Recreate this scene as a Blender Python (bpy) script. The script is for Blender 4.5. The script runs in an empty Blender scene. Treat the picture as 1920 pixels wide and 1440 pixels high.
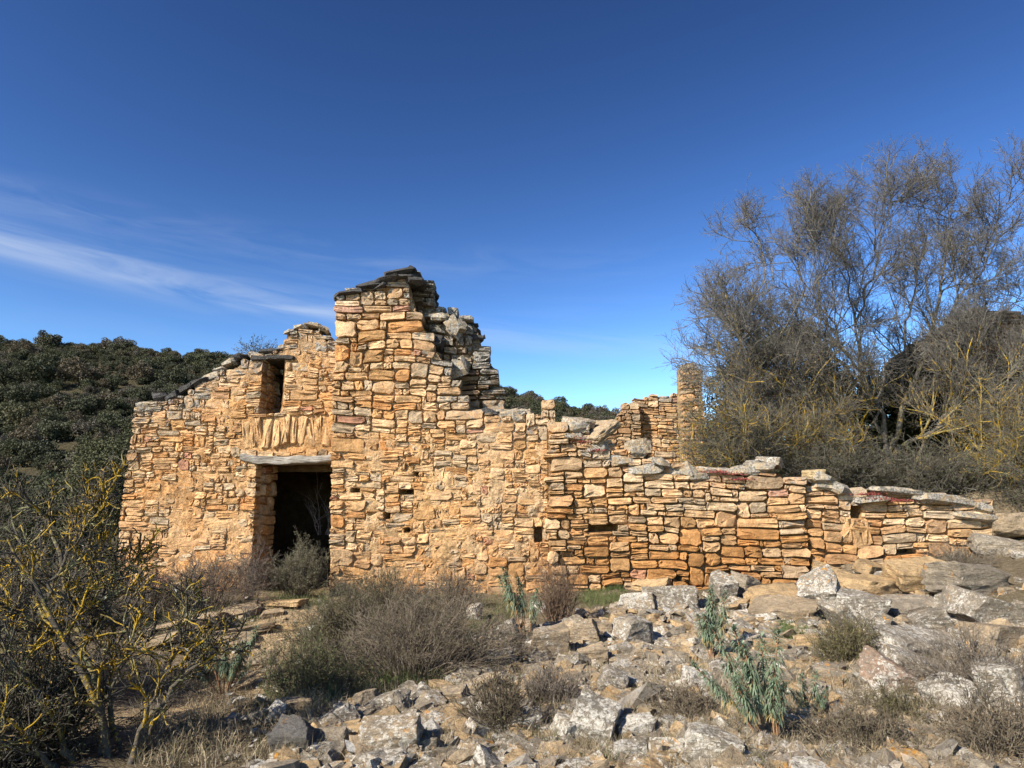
import bpy, bmesh, math, random
import numpy as np
from mathutils import Vector, Matrix, Euler

R = math.radians
scene = bpy.context.scene
COL = scene.collection

# ------------------------------------------------------------------ camera
F = 1297.0                      # focal length in pixels of the 1920 px wide photograph
TH = math.atan(215.0 / F)       # upward pitch
EYE = 1.6
cam = bpy.data.cameras.new('camera')
cam.sensor_fit = 'HORIZONTAL'; cam.sensor_width = 36.0; cam.lens = 36.0 * F / 1920.0
cam.clip_start = 0.05; cam.clip_end = 3000
camo = bpy.data.objects.new('camera', cam); COL.objects.link(camo)
camo.location = (0, 0, EYE); camo.rotation_euler = (math.pi / 2 + TH, 0, 0)
scene.camera = camo

# ------------------------------------------------------------------ light
SUN_AZ = 49.0      # degrees to the left of straight behind the camera
SUN_EL = 36.0
to_sun = Vector((-math.sin(R(SUN_AZ)) * math.cos(R(SUN_EL)), -math.cos(R(SUN_AZ)) * math.cos(R(SUN_EL)), math.sin(R(SUN_EL))))
sun = bpy.data.lights.new('sun', 'SUN'); sun.energy = 5.0; sun.angle = R(0.5); sun.color = (1.0, 0.93, 0.82)
suno = bpy.data.objects.new('sun', sun); COL.objects.link(suno)
suno.rotation_euler = to_sun.to_track_quat('Z', 'Y').to_euler(); suno.location = (-10, -10, 20)

world = bpy.data.worlds.new('World'); scene.world = world; world.use_nodes = True
wn = world.node_tree; wn.nodes.clear()
def wnode(t, **kw):
    n = wn.nodes.new(t)
    for k, v in kw.items(): setattr(n, k, v)
    return n
def wmath(op, a, b=None, c=None, clamp=False):
    n = wn.nodes.new('ShaderNodeMath'); n.operation = op; n.use_clamp = clamp
    for i, v in enumerate((a, b, c)):
        if v is None: continue
        if isinstance(v, (int, float)): n.inputs[i].default_value = v
        else: wn.links.new(v, n.inputs[i])
    return n.outputs[0]
sky = wnode('ShaderNodeTexSky', sky_type='NISHITA', sun_disc=False)
sky.sun_elevation = R(SUN_EL); sky.sun_rotation = math.atan2(to_sun.x, to_sun.y)
sky.altitude = 700; sky.air_density = 1.0; sky.dust_density = 0.25; sky.ozone_density = 2.0
scl = wnode('ShaderNodeVectorMath', operation='SCALE'); scl.inputs['Scale'].default_value = 0.6; wn.links.new(sky.outputs[0], scl.inputs[0])
gam = wnode('ShaderNodeGamma'); gam.inputs['Gamma'].default_value = 1.9      # deep blue of the dry winter sky
wn.links.new(scl.outputs[0], gam.inputs['Color'])
hue = wnode('ShaderNodeVectorMath', operation='MULTIPLY'); hue.inputs[1].default_value = (1.02, 1.03, .99); wn.links.new(gam.outputs[0], hue.inputs[0])
tc = wnode('ShaderNodeTexCoord'); sep = wnode('ShaderNodeSeparateXYZ'); wn.links.new(tc.outputs['Generated'], sep.inputs[0])
az = wmath('ARCTAN2', sep.outputs[0], sep.outputs[1]); el = wmath('ARCSINE', sep.outputs[2])
cmb = wnode('ShaderNodeCombineXYZ')
def cirrus(el0, slope, width, amp, sx, sy, seed):
    q = wmath('SUBTRACT', el, wmath('ADD', wmath('MULTIPLY', az, slope), el0))
    g = wmath('POWER', 2.718, wmath('MULTIPLY', wmath('POWER', wmath('ABSOLUTE', wmath('DIVIDE', q, width)), 2.0), -1.0))
    c = wnode('ShaderNodeCombineXYZ'); wn.links.new(wmath('MULTIPLY', az, sx), c.inputs[0]); wn.links.new(wmath('MULTIPLY', q, sy), c.inputs[1]); c.inputs[2].default_value = seed
    n = wnode('ShaderNodeTexNoise'); n.inputs['Scale'].default_value = 1.0; n.inputs['Detail'].default_value = 5; n.inputs['Roughness'].default_value = .55
    n.inputs['Distortion'].default_value = .6
    wn.links.new(c.outputs[0], n.inputs['Vector'])
    m = wmath('MULTIPLY', wmath('SUBTRACT', n.outputs[0], 0.40, clamp=True), 3.6, clamp=True)
    return wmath('MULTIPLY', wmath('MULTIPLY', wmath('MULTIPLY', g, m), amp), wmath('ADD', wmath('MULTIPLY', az, -1.1 if el0 > .2 else -.25), 0.55 if el0 > .2 else .85, clamp=True))
ca = cirrus(0.232, -0.10, 0.019, 0.60, 3.0, 34, 2.3)
cb = cirrus(0.335, -0.02, 0.022, 0.13, 7.0, 38, 7.7)
cc = cirrus(0.085, -0.05, 0.075, 0.75, 1.2, 8, 4.4)
cd = cirrus(0.275, -0.06, 0.05, 0.07, 5.0, 60, 12.1)
cmask = wmath('ADD', wmath('ADD', wmath('ADD', ca, cb), cc), cd, clamp=True)
mixw = wnode('ShaderNodeMix', data_type='RGBA')
wn.links.new(cmask, mixw.inputs['Factor']); wn.links.new(hue.outputs[0], mixw.inputs['A']); mixw.inputs['B'].default_value = (5.6, 6.4, 7.8, 1)
bg = wnode('ShaderNodeBackground'); bg.inputs['Strength'].default_value = 0.06
wn.links.new(mixw.outputs['Result'], bg.inputs['Color'])
wo = wnode('ShaderNodeOutputWorld'); wn.links.new(bg.outputs[0], wo.inputs['Surface'])
vs = scene.view_settings
vs.view_transform = 'Standard'; vs.look = 'None'; vs.gamma = 1.0; vs.exposure = 1.02; vs.use_curve_mapping = False
scene.cycles.max_bounces = 6; scene.cycles.diffuse_bounces = 3; scene.cycles.glossy_bounces = 2; scene.cycles.transmission_bounces = 2
scene.cycles.transparent_max_bounces = 8

# ------------------------------------------------------------------ small maths
def ray(px, py):
    a = (px - 960.0) / F; b = (720.0 - py) / F
    return a, math.cos(TH) - b * math.sin(TH), math.sin(TH) + b * math.cos(TH)
def at(px, py, Y):
    a, y, z = ray(px, py); k = Y / y
    return np.array((a * k, Y, EYE + z * k))
def ss(a, b, x):
    t = np.clip((np.asarray(x, float) - a) / (b - a), 0, 1); return t * t * (3 - 2 * t)
def _h(x, y, z, s):
    n = (x.astype(np.int64) * 374761393 + y.astype(np.int64) * 668265263 + z.astype(np.int64) * 2147480009 + s * 974634777) & 0xffffffff
    n = ((n ^ (n >> 13)) * 1274126177) & 0xffffffff
    n = ((n ^ (n >> 15)) * 2246822519) & 0xffffffff
    return ((n ^ (n >> 16)) & 0xffffff) / float(0xffffff) * 2 - 1
def vn(P, s=0):
    P = np.asarray(P, float); i = np.floor(P); f = P - i; f = f * f * (3 - 2 * f)
    x, y, z = i[..., 0], i[..., 1], i[..., 2]; fx, fy, fz = f[..., 0], f[..., 1], f[..., 2]
    r = 0
    for dx in (0, 1):
        for dy in (0, 1):
            for dz in (0, 1):
                w = (fx if dx else 1 - fx) * (fy if dy else 1 - fy) * (fz if dz else 1 - fz)
                r = r + w * _h(x + dx, y + dy, z + dz, s)
    return r
def fbm(P, o=4, s=0, g=.5):
    P = np.asarray(P, float); r = 0; a = 1.0
    for k in range(o):
        r = r + a * vn(P * (2.03 ** k) + 17.3 * k, s + k); a *= g
    return r
def n2(x, y, sc, o=4, s=0):
    x = np.asarray(x, float); y = np.asarray(y, float) + 0 * x
    return fbm(np.stack([x * sc, y * sc, 0 * x + s * 3.7], -1), o, s)
def unit(v): return v / np.maximum(np.linalg.norm(v, axis=-1, keepdims=True), 1e-9)

# ------------------------------------------------------------------ mesh helpers
class Acc:
    def __init__(s): s.V = []; s.Q = []; s.T = []; s.C = []; s.n = 0
    def add(s, V, Q=None, T=None, col=(1, 1, 1, 1)):
        V = np.asarray(V, float).reshape(-1, 3); s.V.append(V)
        if Q is not None and len(Q): s.Q.append(np.asarray(Q).reshape(-1, 4) + s.n)
        if T is not None and len(T): s.T.append(np.asarray(T).reshape(-1, 3) + s.n)
        c = np.asarray(col, float)
        if c.ndim == 1: c = np.tile(c, (len(V), 1))
        s.C.append(c); s.n += len(V)
    def mesh(s, name, mat, smooth=False, sharp=None, origin=None):
        V = np.concatenate(s.V); Q = np.concatenate(s.Q) if s.Q else None; T = np.concatenate(s.T) if s.T else None
        return mesh_np(name, V if origin is None else V - np.asarray(origin), Q, T, np.concatenate(s.C), mat, smooth, sharp)
def mesh_np(name, V, Q, T, col, mat, smooth=False, sharp=None):
    me = bpy.data.meshes.new(name)
    me.vertices.add(len(V)); me.vertices.foreach_set('co', np.ascontiguousarray(V, np.float32).ravel())
    parts = []; st = []; o = 0
    if Q is not None and len(Q): parts.append(np.asarray(Q).ravel()); st.append(o + 4 * np.arange(len(Q))); o += 4 * len(Q)
    if T is not None and len(T): parts.append(np.asarray(T).ravel()); st.append(o + 3 * np.arange(len(T))); o += 3 * len(T)
    L = np.concatenate(parts).astype(np.int32); S = np.concatenate(st).astype(np.int32)
    me.loops.add(len(L)); me.loops.foreach_set('vertex_index', L)
    me.polygons.add(len(S)); me.polygons.foreach_set('loop_start', S)
    me.update(calc_edges=True)
    if smooth:
        me.polygons.foreach_set('use_smooth', np.ones(len(S), bool))
        if sharp: me.set_sharp_from_angle(angle=R(sharp))
    else:
        me.polygons.foreach_set('use_smooth', np.zeros(len(S), bool))
    if col is not None:
        a = me.color_attributes.new('tint', 'FLOAT_COLOR', 'POINT')
        c = np.asarray(col, np.float32)
        if c.shape[1] == 3: c = np.concatenate([c, np.zeros((len(c), 1), np.float32)], 1)
        a.data.foreach_set('color', np.ascontiguousarray(c).ravel())
    me.materials.append(mat)
    return me
def obj(name, me, parent=None, loc=(0, 0, 0), rot=None, scale=None):
    o = bpy.data.objects.new(name, me); COL.objects.link(o)
    if parent is not None:
        o.parent = parent; loc = Vector(loc) - parent.location
    o.location = loc
    if rot is not None: o.rotation_euler = rot
    if scale is not None: o.scale = scale
    return o
def tag(o, label, cat, group=None, kind=None):
    o['label'] = label; o['category'] = cat
    if group: o['group'] = group
    if kind: o['kind'] = kind
    return o
def empty(name, loc, label, cat, group=None):
    o = bpy.data.objects.new(name, None); COL.objects.link(o); o.location = loc; o.empty_display_size = .2
    return tag(o, label, cat, group)

# ------------------------------------------------------------------ materials
class NT:
    def __init__(s, name, rough=.9, spec=.2):
        s.m = bpy.data.materials.new(name); s.m.use_nodes = True; s.t = s.m.node_tree; s.t.nodes.clear()
        s.out = s.n('ShaderNodeOutputMaterial'); s.b = s.n('ShaderNodeBsdfPrincipled')
        s.b.inputs['Roughness'].default_value = rough; s.b.inputs['Specular IOR Level'].default_value = spec
        s.l(s.b.outputs[0], s.out.inputs['Surface'])
        s.geo = s.n('ShaderNodeNewGeometry'); s.pos = s.geo.outputs['Position']
    def n(s, t, **kw):
        x = s.t.nodes.new(t)
        for k, v in kw.items(): setattr(x, k, v)
        return x
    def l(s, a, b): s.t.links.new(a, b)
    def set(s, sock, v):
        if isinstance(v, (int, float)): sock.default_value = v
        elif isinstance(v, tuple): sock.default_value = v if len(v) == 4 or len(sock.default_value) == 3 else v + (1,)
        else: s.l(v, sock)
    def noise(s, scale, detail=4, rough=.55, vec=None, dist=0.0, stretch=None):
        x = s.n('ShaderNodeTexNoise'); x.inputs['Scale'].default_value = scale; x.inputs['Detail'].default_value = detail
        x.inputs['Roughness'].default_value = rough; x.inputs['Distortion'].default_value = dist
        v = vec or s.pos
        if stretch:
            m = s.n('ShaderNodeVectorMath', operation='MULTIPLY'); s.l(v, m.inputs[0]); m.inputs[1].default_value = stretch; v = m.outputs[0]
        s.l(v, x.inputs['Vector']); return x.outputs[0]
    def voro(s, scale, feature='F1', out=0, vec=None, rnd=1.0):
        x = s.n('ShaderNodeTexVoronoi', feature=feature); x.inputs['Scale'].default_value = scale; x.inputs['Randomness'].default_value = rnd
        s.l(vec or s.pos, x.inputs['Vector']); return x.outputs[out]
    def ramp(s, f, a, b, lo=0.0, hi=1.0):
        x = s.n('ShaderNodeMapRange'); x.clamp = True; s.set(x.inputs[0], f)
        for i, v in enumerate((a, b, lo, hi)): s.set(x.inputs[i + 1], v)
        return x.outputs[0]
    def math(s, op, a, b=0.0):
        x = s.n('ShaderNodeMath', operation=op); s.set(x.inputs[0], a); s.set(x.inputs[1], b); return x.outputs[0]
    def mix(s, f, a, b, mode='MIX'):
        x = s.n('ShaderNodeMix', data_type='RGBA', blend_type=mode); s.set(x.inputs['Factor'], f); s.set(x.inputs['A'], a); s.set(x.inputs['B'], b)
        return x.outputs['Result']
    def scale(s, c, f):
        x = s.n('ShaderNodeVectorMath', operation='SCALE'); s.set(x.inputs[0], c); s.set(x.inputs['Scale'], f); return x.outputs[0]
    def attr(s, name='tint'):
        x = s.n('ShaderNodeAttribute', attribute_name=name); return x.outputs['Color'], x.outputs['Alpha']
    def bump(s, h, strength=.5, dist=.02, prev=None):
        x = s.n('ShaderNodeBump'); x.inputs['Strength'].default_value = strength; x.inputs['Distance'].default_value = dist; s.l(h, x.inputs['Height'])
        if prev is not None: s.l(prev, x.inputs['Normal'])
        return x.outputs[0]
    def done(s, col, nrm=None):
        s.set(s.b.inputs['Base Color'], col)
        if nrm is not None: s.l(nrm, s.b.inputs['Normal'])
        return s.m

def mat_wall_stone(name='wall_stone', rough_amt=1.0):
    t = NT(name, .92, .15); c, w = t.attr()
    a = t.noise(7, 6, .6); b = t.noise(34, 5, .65); lay = t.noise(5, 5, .6, stretch=(1.0, 1.0, 5.5))
    c = t.scale(c, t.ramp(a, .28, .72, .62, 1.3)); c = t.scale(c, t.ramp(b, .3, .7, .78, 1.2))
    c = t.mix(t.ramp(lay, .54, .72, 0, .30), c, t.mix(1.0, c, (.80, .60, .42), 'MULTIPLY'))
    rust = t.noise(1.7, 4, .6)
    c = t.mix(t.ramp(rust, .55, .72, 0, .55), c, t.mix(1.0, c, (1.0, .74, .48), 'MULTIPLY'))
    # weathered lichen crust: amount is the attribute's alpha
    ln = t.noise(9, 6, .7); lt = t.math('SUBTRACT', .80, t.math('MULTIPLY', w, .48))
    lf = t.ramp(t.math('SUBTRACT', ln, lt), 0, .10, 0, .9)
    lc = t.mix(t.ramp(t.noise(30, 4, .7), .40, .60), (.085, .08, .07), (.36, .335, .29))
    c = t.mix(lf, c, lc)
    spk = t.noise(70, 3, .6); c = t.mix(t.ramp(spk, .64, .70, 0, .55), c, (.07, .055, .04))
    h = t.math('ADD', t.noise(14, 8, .70), t.math('MULTIPLY', lay, .3))
    n = t.bump(h, 1.0 * rough_amt, .035); n = t.bump(t.noise(60, 5, .7), .45, .008, n)
    return t.done(c, n)
def mat_mortar():
    t = NT('earth_mortar', .96, .1); c, w = t.attr()
    a = t.noise(5, 7, .65); b = t.noise(26, 6, .7)
    c = t.scale(c, t.ramp(a, .3, .7, .62, 1.25)); c = t.scale(c, t.ramp(b, .34, .66, .48, 1.25))
    rust = t.noise(1.4, 4, .6)
    c = t.mix(t.ramp(rust, .5, .68, 0, .7), c, t.mix(1.0, c, (1.05, .74, .42), 'MULTIPLY'))
    pale = t.noise(2.2, 5, .6, stretch=(1, 1, .6)); c = t.mix(t.ramp(pale, .56, .68, 0, .35), c, (.50, .36, .20))
    n = t.bump(t.noise(11, 9, .72), 1.0, .05); n = t.bump(b, .7, .015, n); n = t.bump(t.voro(38), .35, .012, n)
    return t.done(c, n)
def mat_rubble(use_attr=False):
    t = NT('small_rubble' if use_attr else 'rubble_stone', .93, .15)
    if use_attr: oc, al = t.attr()
    else: oi = t.n('ShaderNodeObjectInfo'); oc = oi.outputs['Color']; al = oi.outputs['Alpha']
    a = t.noise(6, 7, .65); b = t.noise(40, 5, .7)
    c = t.scale(oc, t.ramp(a, .3, .7, .6, 1.3)); c = t.scale(c, t.ramp(b, .32, .68, .7, 1.25))
    lay = t.noise(7, 5, .6, stretch=(1, 1, 4)); c = t.mix(t.ramp(lay, .5, .7, 0, .5), c, (.14, .115, .085))
    # dark grey film, then mottled pale crust and round spots
    c = t.mix(t.math('MULTIPLY', t.ramp(t.noise(9, 6, .7), .38, .56), t.math('MULTIPLY', al, .75)), c, (.15, .135, .11))
    big = t.noise(4.5, 4, .6); fin = t.noise(24, 8, .78, dist=.4)
    cm = t.math('ADD', t.math('MULTIPLY', fin, .72), t.math('MULTIPLY', big, .28)); thr = t.math('SUBTRACT', .685, t.math('MULTIPLY', al, .215))
    crust = t.mix(t.ramp(t.noise(55, 5, .7), .36, .62), (.32, .28, .22), (.67, .62, .53))
    c = t.mix(t.ramp(t.math('SUBTRACT', cm, thr), 0, .045, 0, .92), c, crust)
    vs_ = t.voro(26); c = t.mix(t.math('MULTIPLY', t.ramp(vs_, .24, .16, 0, .9), t.ramp(t.math('MULTIPLY', t.noise(3.5, 3), al), .42, .48)), c, (.55, .52, .46))
    orn = t.math('MULTIPLY', t.ramp(t.noise(17, 6, .7), .56, .62), t.ramp(t.noise(2.6, 2), .58, .64)); c = t.mix(t.math('MULTIPLY', orn, .9), c, (.50, .22, .025))
    c = t.mix(t.ramp(t.noise(60, 5, .75), .57, .66, 0, .7), c, (.055, .048, .04))
    n = t.bump(t.math('ADD', t.noise(12, 9, .74), t.math('MULTIPLY', lay, .9)), 1.0, .05); n = t.bump(t.noise(65, 5, .7), .5, .008, n)
    return t.done(c, n)
def mat_ground():
    t = NT('ground_earth', .97, .08); c, w = t.attr()
    a = t.noise(2.2, 7, .65); b = t.noise(18, 7, .7); e = t.noise(80, 4, .7)
    c = t.scale(c, t.ramp(a, .3, .7, .65, 1.25)); c = t.scale(c, t.ramp(b, .3, .7, .6, 1.35)); c = t.scale(c, t.ramp(e, .3, .7, .7, 1.3))
    c = t.mix(t.ramp(t.noise(1.1, 6, .7), .5, .62, 0, .6), c, (.105, .088, .05))
    c = t.mix(t.math('MULTIPLY', t.ramp(t.voro(30), .26, .18, 0, .8), t.ramp(t.noise(3, 3), .45, .6)), c, (.42, .36, .27))
    n = t.bump(t.noise(7, 9, .7), 1.0, .06); n = t.bump(b, .8, .02, n); n = t.bump(t.voro(34), .5, .02, n)
    return t.done(c, n)
def mat_bark():
    t = NT('lichen_bark', .95, .1); c, w = t.attr()
    c = t.scale(c, t.ramp(t.noise(30, 5, .7), .3, .7, .6, 1.35))
    f = t.math('SUBTRACT', t.math('ADD', t.math('MULTIPLY', t.noise(9, 4, .6), .45), t.math('MULTIPLY', t.noise(48, 5, .7), .55)), t.math('SUBTRACT', .72, t.math('MULTIPLY', w, .33)))
    yel = t.mix(t.noise(50, 3), (.38, .25, .022), (.56, .34, .03))
    yel = t.mix(t.ramp(t.noise(5, 3), .45, .62), yel, (.24, .235, .12))
    c = t.mix(t.ramp(f, 0, .05, 0, .95), c, yel)
    c = t.mix(t.math('MULTIPLY', t.ramp(t.noise(24, 4, .6), .66, .72), t.ramp(w, .2, .5)), c, (.55, .54, .48))
    return t.done(c, t.bump(t.noise(55, 6, .75), 1.0, .02))
def mat_leaf(name, trans=.15, rough=.7):
    t = NT(name, rough, .25); c, w = t.attr()
    d = t.n('ShaderNodeBsdfTranslucent'); m = t.n('ShaderNodeMixShader'); m.inputs[0].default_value = trans
    t.set(t.b.inputs['Base Color'], c); t.l(c, d.inputs['Color'])
    t.l(t.b.outputs[0], m.inputs[1]); t.l(d.outputs[0], m.inputs[2]); t.l(m.outputs[0], t.out.inputs['Surface'])
    return t.m
def mat_wood():
    t = NT('weathered_wood', .85, .2)
    g = t.noise(9, 7, .65, stretch=(.35, 1.2, 5.0), dist=.5); k = t.noise(40, 5, .6, stretch=(.12, 1, 3.5))
    c = t.mix(t.ramp(g, .3, .7), (.17, .15, .125), (.44, .40, .34)); c = t.mix(t.ramp(k, .50, .62, 0, .9), c, (.05, .042, .034))
    c = t.mix(t.ramp(t.noise(3, 3), .55, .7, 0, .4), c, (.34, .26, .15))
    n = t.bump(k, .9, .02); n = t.bump(g, .6, .03, n)
    return t.done(c, n)
def mat_slate():
    t = NT('dark_slab', .85, .25); c, w = t.attr()
    a = t.noise(8, 7, .7); c = t.scale(c, t.ramp(a, .3, .7, .55, 1.5))
    c = t.mix(t.ramp(t.noise(22, 6, .7), .56, .64, 0, .55), c, (.21, .20, .17))
    lay = t.noise(10, 5, .6, stretch=(.8, .8, 6))
    n = t.bump(lay, 1.0, .06); n = t.bump(t.noise(22, 8, .75), 1.0, .03, n)
    return t.done(c, n)
M_STONE = mat_wall_stone(); M_MORTAR = mat_mortar(); M_RUB = mat_rubble(); M_RUBS = mat_rubble(True); M_GROUND = mat_ground(); M_BARK = mat_bark()
M_LEAF = mat_leaf('leaf'); M_GRASS = mat_leaf('grass_blade', .2, .8); M_WOOD = mat_wood(); M_SLATE = mat_slate()

# ------------------------------------------------------------------ terrain
RIDGE = np.array([[-600, 640], [-200, 628], [0, 632], [100, 640], [200, 642], [330, 655], [440, 668], [700, 690], [930, 722], [1050, 748], [1170, 778], [1400, 830], [1800, 880], [2600, 900]], float)
_rx = np.array([at(p, q, 260.)[0] for p, q in RIDGE]); _rz = np.array([at(p, q, 260.)[2] for p, q in RIDGE]) - 3.2
def H(x, y, fine=True):
    x = np.asarray(x, float); y = np.asarray(y, float)
    z = 0.06 * n2(x, y, .55, 3, 3)
    # rubble bank that climbs to the right
    zr = np.interp(x, [-.5, 1.5, 4.8, 6.6, 8.2, 9.2, 14, 40], [0, .06, .24, .58, .82, 1.08, 1.8, 4.0])
    z = z + zr * (0.35 + .65 * ss(4.5, 10.5, y))
    # the drop into the valley on the left and the hollow bank before the door
    s = -(x + 2.3 + .41 * y); s = np.maximum(s, 0)
    z = z - np.minimum(.42 * s * ss(0, 1.6, s), 16)
    z = z - .42 * np.exp(-(((x + 3.3) / 1.25) ** 2 + ((y - 7.6) / 1.7) ** 2))
    z = z + .10 * np.exp(-(((x + 4.3) / 1.5) ** 2 + ((y - 10.6) / .8) ** 2))
    # filled-in terrace behind the low wall
    terr = ss(12.1, 12.7, y) * ss(-.3, .3, x)
    z = z + terr * np.maximum(1.35 - zr * .6, 0)
    # far: valley floor and the wooded hill
    wfar = ss(19, 62, y)
    zrid = np.interp(x, _rx, _rz)
    t = (y - 62) / (260. - 62)
    zh = -15 + (zrid + 15) * np.where(t < 1, np.clip(t, 0, 1) ** .93, 1 - 1.3 * (np.clip(t, 1, 9) - 1))
    zh = zh + 2.2 * n2(x, y, .02, 3, 9) * ss(.05, .4, t) * (1 - .75 * ss(.75, 1, t))
    z = z * (1 - wfar) + zh * wfar
    if fine:
        near = ss(40, 18, y)
        z = z + near * (.035 * n2(x, y, 2.3, 4, 5) + .018 * n2(x, y, 8, 2, 6))
    return z
_hx = np.arange(-16, 16, .05); _hy = np.arange(1.5, 15, .05); _hz = H(*np.meshgrid(_hx, _hy, indexing='ij'))
def Hq(x, y):
    fx = np.clip((np.asarray(x, float) + 16) / .05, 0, len(_hx) - 1.001); fy = np.clip((np.asarray(y, float) - 1.5) / .05, 0, len(_hy) - 1.001)
    i = fx.astype(int); j = fy.astype(int); a = fx - i; b = fy - j
    return _hz[i, j] * (1 - a) * (1 - b) + _hz[i + 1, j] * a * (1 - b) + _hz[i, j + 1] * (1 - a) * b + _hz[i + 1, j + 1] * a * b
def hit(px, py, y0=2.5, y1=14.5):
    ys = np.linspace(y0, y1, 1600); a, b, c = ray(px, py)
    x = a * ys / b; z = EYE + c * ys / b
    g = z - Hq(x, ys); i = np.argmax(g < 0) if (g < 0).any() else len(ys) - 1
    return np.array((x[i], ys[i], float(Hq(x[i], ys[i]))))
def spaced(lo, hi, d0, d1, step, outer):
    core = list(np.arange(d0, d1, step)); a = []; v = d0; s = step
    while v > lo: s *= outer; v -= s; a.append(v)
    b = []; v = core[-1]; s = step
    while v < hi: s *= outer; v += s; b.append(v)
    return np.array(a[::-1] + core + b)
xs = spaced(-900, 900, -8.5, 9.5, .07, 1.09); ys = spaced(-60, 900, 3.0, 13.2, .07, 1.07)
gx, gy = np.meshgrid(xs, ys, indexing='ij'); gz = H(gx, gy)
nx, ny = gx.shape; idx = np.arange(nx * ny).reshape(nx, ny)
Qg = np.stack([idx[:-1, :-1], idx[1:, :-1], idx[1:, 1:], idx[:-1, 1:]], -1).reshape(-1, 4)
path = np.exp(-(((gx + 3.0 + .1 * (gy - 8)) / (.55 + .05 * np.abs(gy - 8))) ** 2)) * ss(4.5, 6.5, gy) * ss(13, 11.5, gy)
dirt = np.stack([.155 + 0 * gx, .12 + 0 * gx, .075 + 0 * gx], -1)
sand = np.array((.42, .30, .17)); gc = dirt * (1 - path[..., None]) + sand * path[..., None]
wood_floor = ss(16, 30, gy)[..., None]; gc = gc * (1 - wood_floor) + np.array((.05, .042, .022)) * wood_floor
hs = ss(-2.6, -3.4, gx) * ss(12.6, 12.9, gy) * (1 - wood_floor[..., 0]); gc = gc * (1 - hs[..., None]) + np.array((.16, .11, .06)) * hs[..., None]
g = obj('ground', mesh_np('ground', np.stack([gx, gy, gz], -1).reshape(-1, 3), Qg, None, np.concatenate([gc.reshape(-1, 3), np.zeros((nx * ny, 1))], 1), M_GROUND, True))
g['kind'] = 'structure'; g['label'] = 'stony earth slope before the ruin falling away to the wooded valley'

# ------------------------------------------------------------------ masonry
OCHRE = np.array([(.53, .325, .158), (.56, .365, .195), (.50, .285, .122), (.57, .40, .23), (.45, .265, .130), (.50, .255, .10), (.42, .215, .13), (.44, .325, .205)])
OW = np.array([.24, .22, .15, .12, .1, .06, .02, .11])
def pack(u0, u1, base, top, holes, size, rng, du=.03):
    """Skyline packing of random rubble: always lays the next stone in the lowest gap."""
    n = int(round((u1 - u0) / du)); uc = u0 + (np.arange(n) + .5) * du
    h = base(uc).copy(); tp = top(uc); done = np.zeros(n, bool); out = []
    for _ in range(6000):
        hh = np.where(done, 1e9, h); c = int(np.argmin(hh)); v = hh[c]
        if v > 1e8: break
        inside = None
        for (a, b, lo, hi) in holes:
            if a <= uc[c] <= b and lo - .05 <= v < hi - .04: inside = (a, b, lo, hi)
        if inside is not None:
            a, b, lo, hi = inside; m = (uc >= a) & (uc <= b) & (np.abs(h - v) < .025) & ~done; h[m] = hi; continue
        def same(k): 
            if done[k] or abs(h[k] - v) > .022: return False
            for (a, b, lo, hi) in holes:
                if lo - .03 <= v < hi - .04 and ((uc[k] >= a) & (uc[k] <= b)): return False
            return True
        l = c
        while l > 0 and same(l - 1): l -= 1
        r = c
        while r < n - 1 and same(r + 1): r += 1
        run = r - l + 1
        wm, hm = size((uc[l] + uc[r]) / 2, v)
        w = max(3, int(rng.lognormal(math.log(wm), .50) / du))
        if run - w < .45 * wm / du: w = run
        if w > 2.6 * wm / du: w = max(3, w // 2)
        w = min(w, run)
        if rng.random() < .5: a0 = l
        else: a0 = r - w + 1
        ht = float(np.clip(rng.lognormal(math.log(hm), .40), hm * .6, hm * 2.1))
        ht = min(ht, w * du * 1.15 + .03)
        for k in (a0 - 1, a0 + w):
            if 0 <= k < n and not done[k]:
                d = h[k] - v
                if hm * .7 < d < hm * 1.7 and rng.random() < .6: ht = d; break
        if w * du > 3.9 * ht and w > 5:
            w = max(4, int(3.9 * ht / du)); a0 = l if a0 == l else r - w + 1
        if run * du < .62 * wm:
            nb_ = [h[k] - v for k in (l - 1, r + 1) if 0 <= k < n and not done[k]]; nb_ = [d for d in nb_ if d > .03]
            if nb_ and min(nb_) < hm * 2.6: ht = min(nb_)
        ua, ub = u0 + a0 * du, u0 + (a0 + w) * du
        for (a, b, lo, hi) in holes:
            if ub > a + .02 and ua < b - .02 and v < lo and v + ht > lo - .03:
                ht = max(lo - v, .05)
        tm = tp[a0:a0 + w].mean()
        if v + .45 * ht > tm:
            if tm - v > .05 and ht > .07: ht = max(tm - v, .05)
            else: done[a0:a0 + w] = True; continue
        out.append((ua, ub, v, v + ht)); h[a0:a0 + w] = v + ht
    return out
def warp(u, v):
    u = np.asarray(u, float); v = np.asarray(v, float); P = np.stack([u * .9, v * .9, 0 * u], -1)
    return u + .035 * vn(P * 1.6, 31), v + .05 * vn(P * 1.1, 32) + .02 * vn(P * 3.1, 33)
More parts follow.
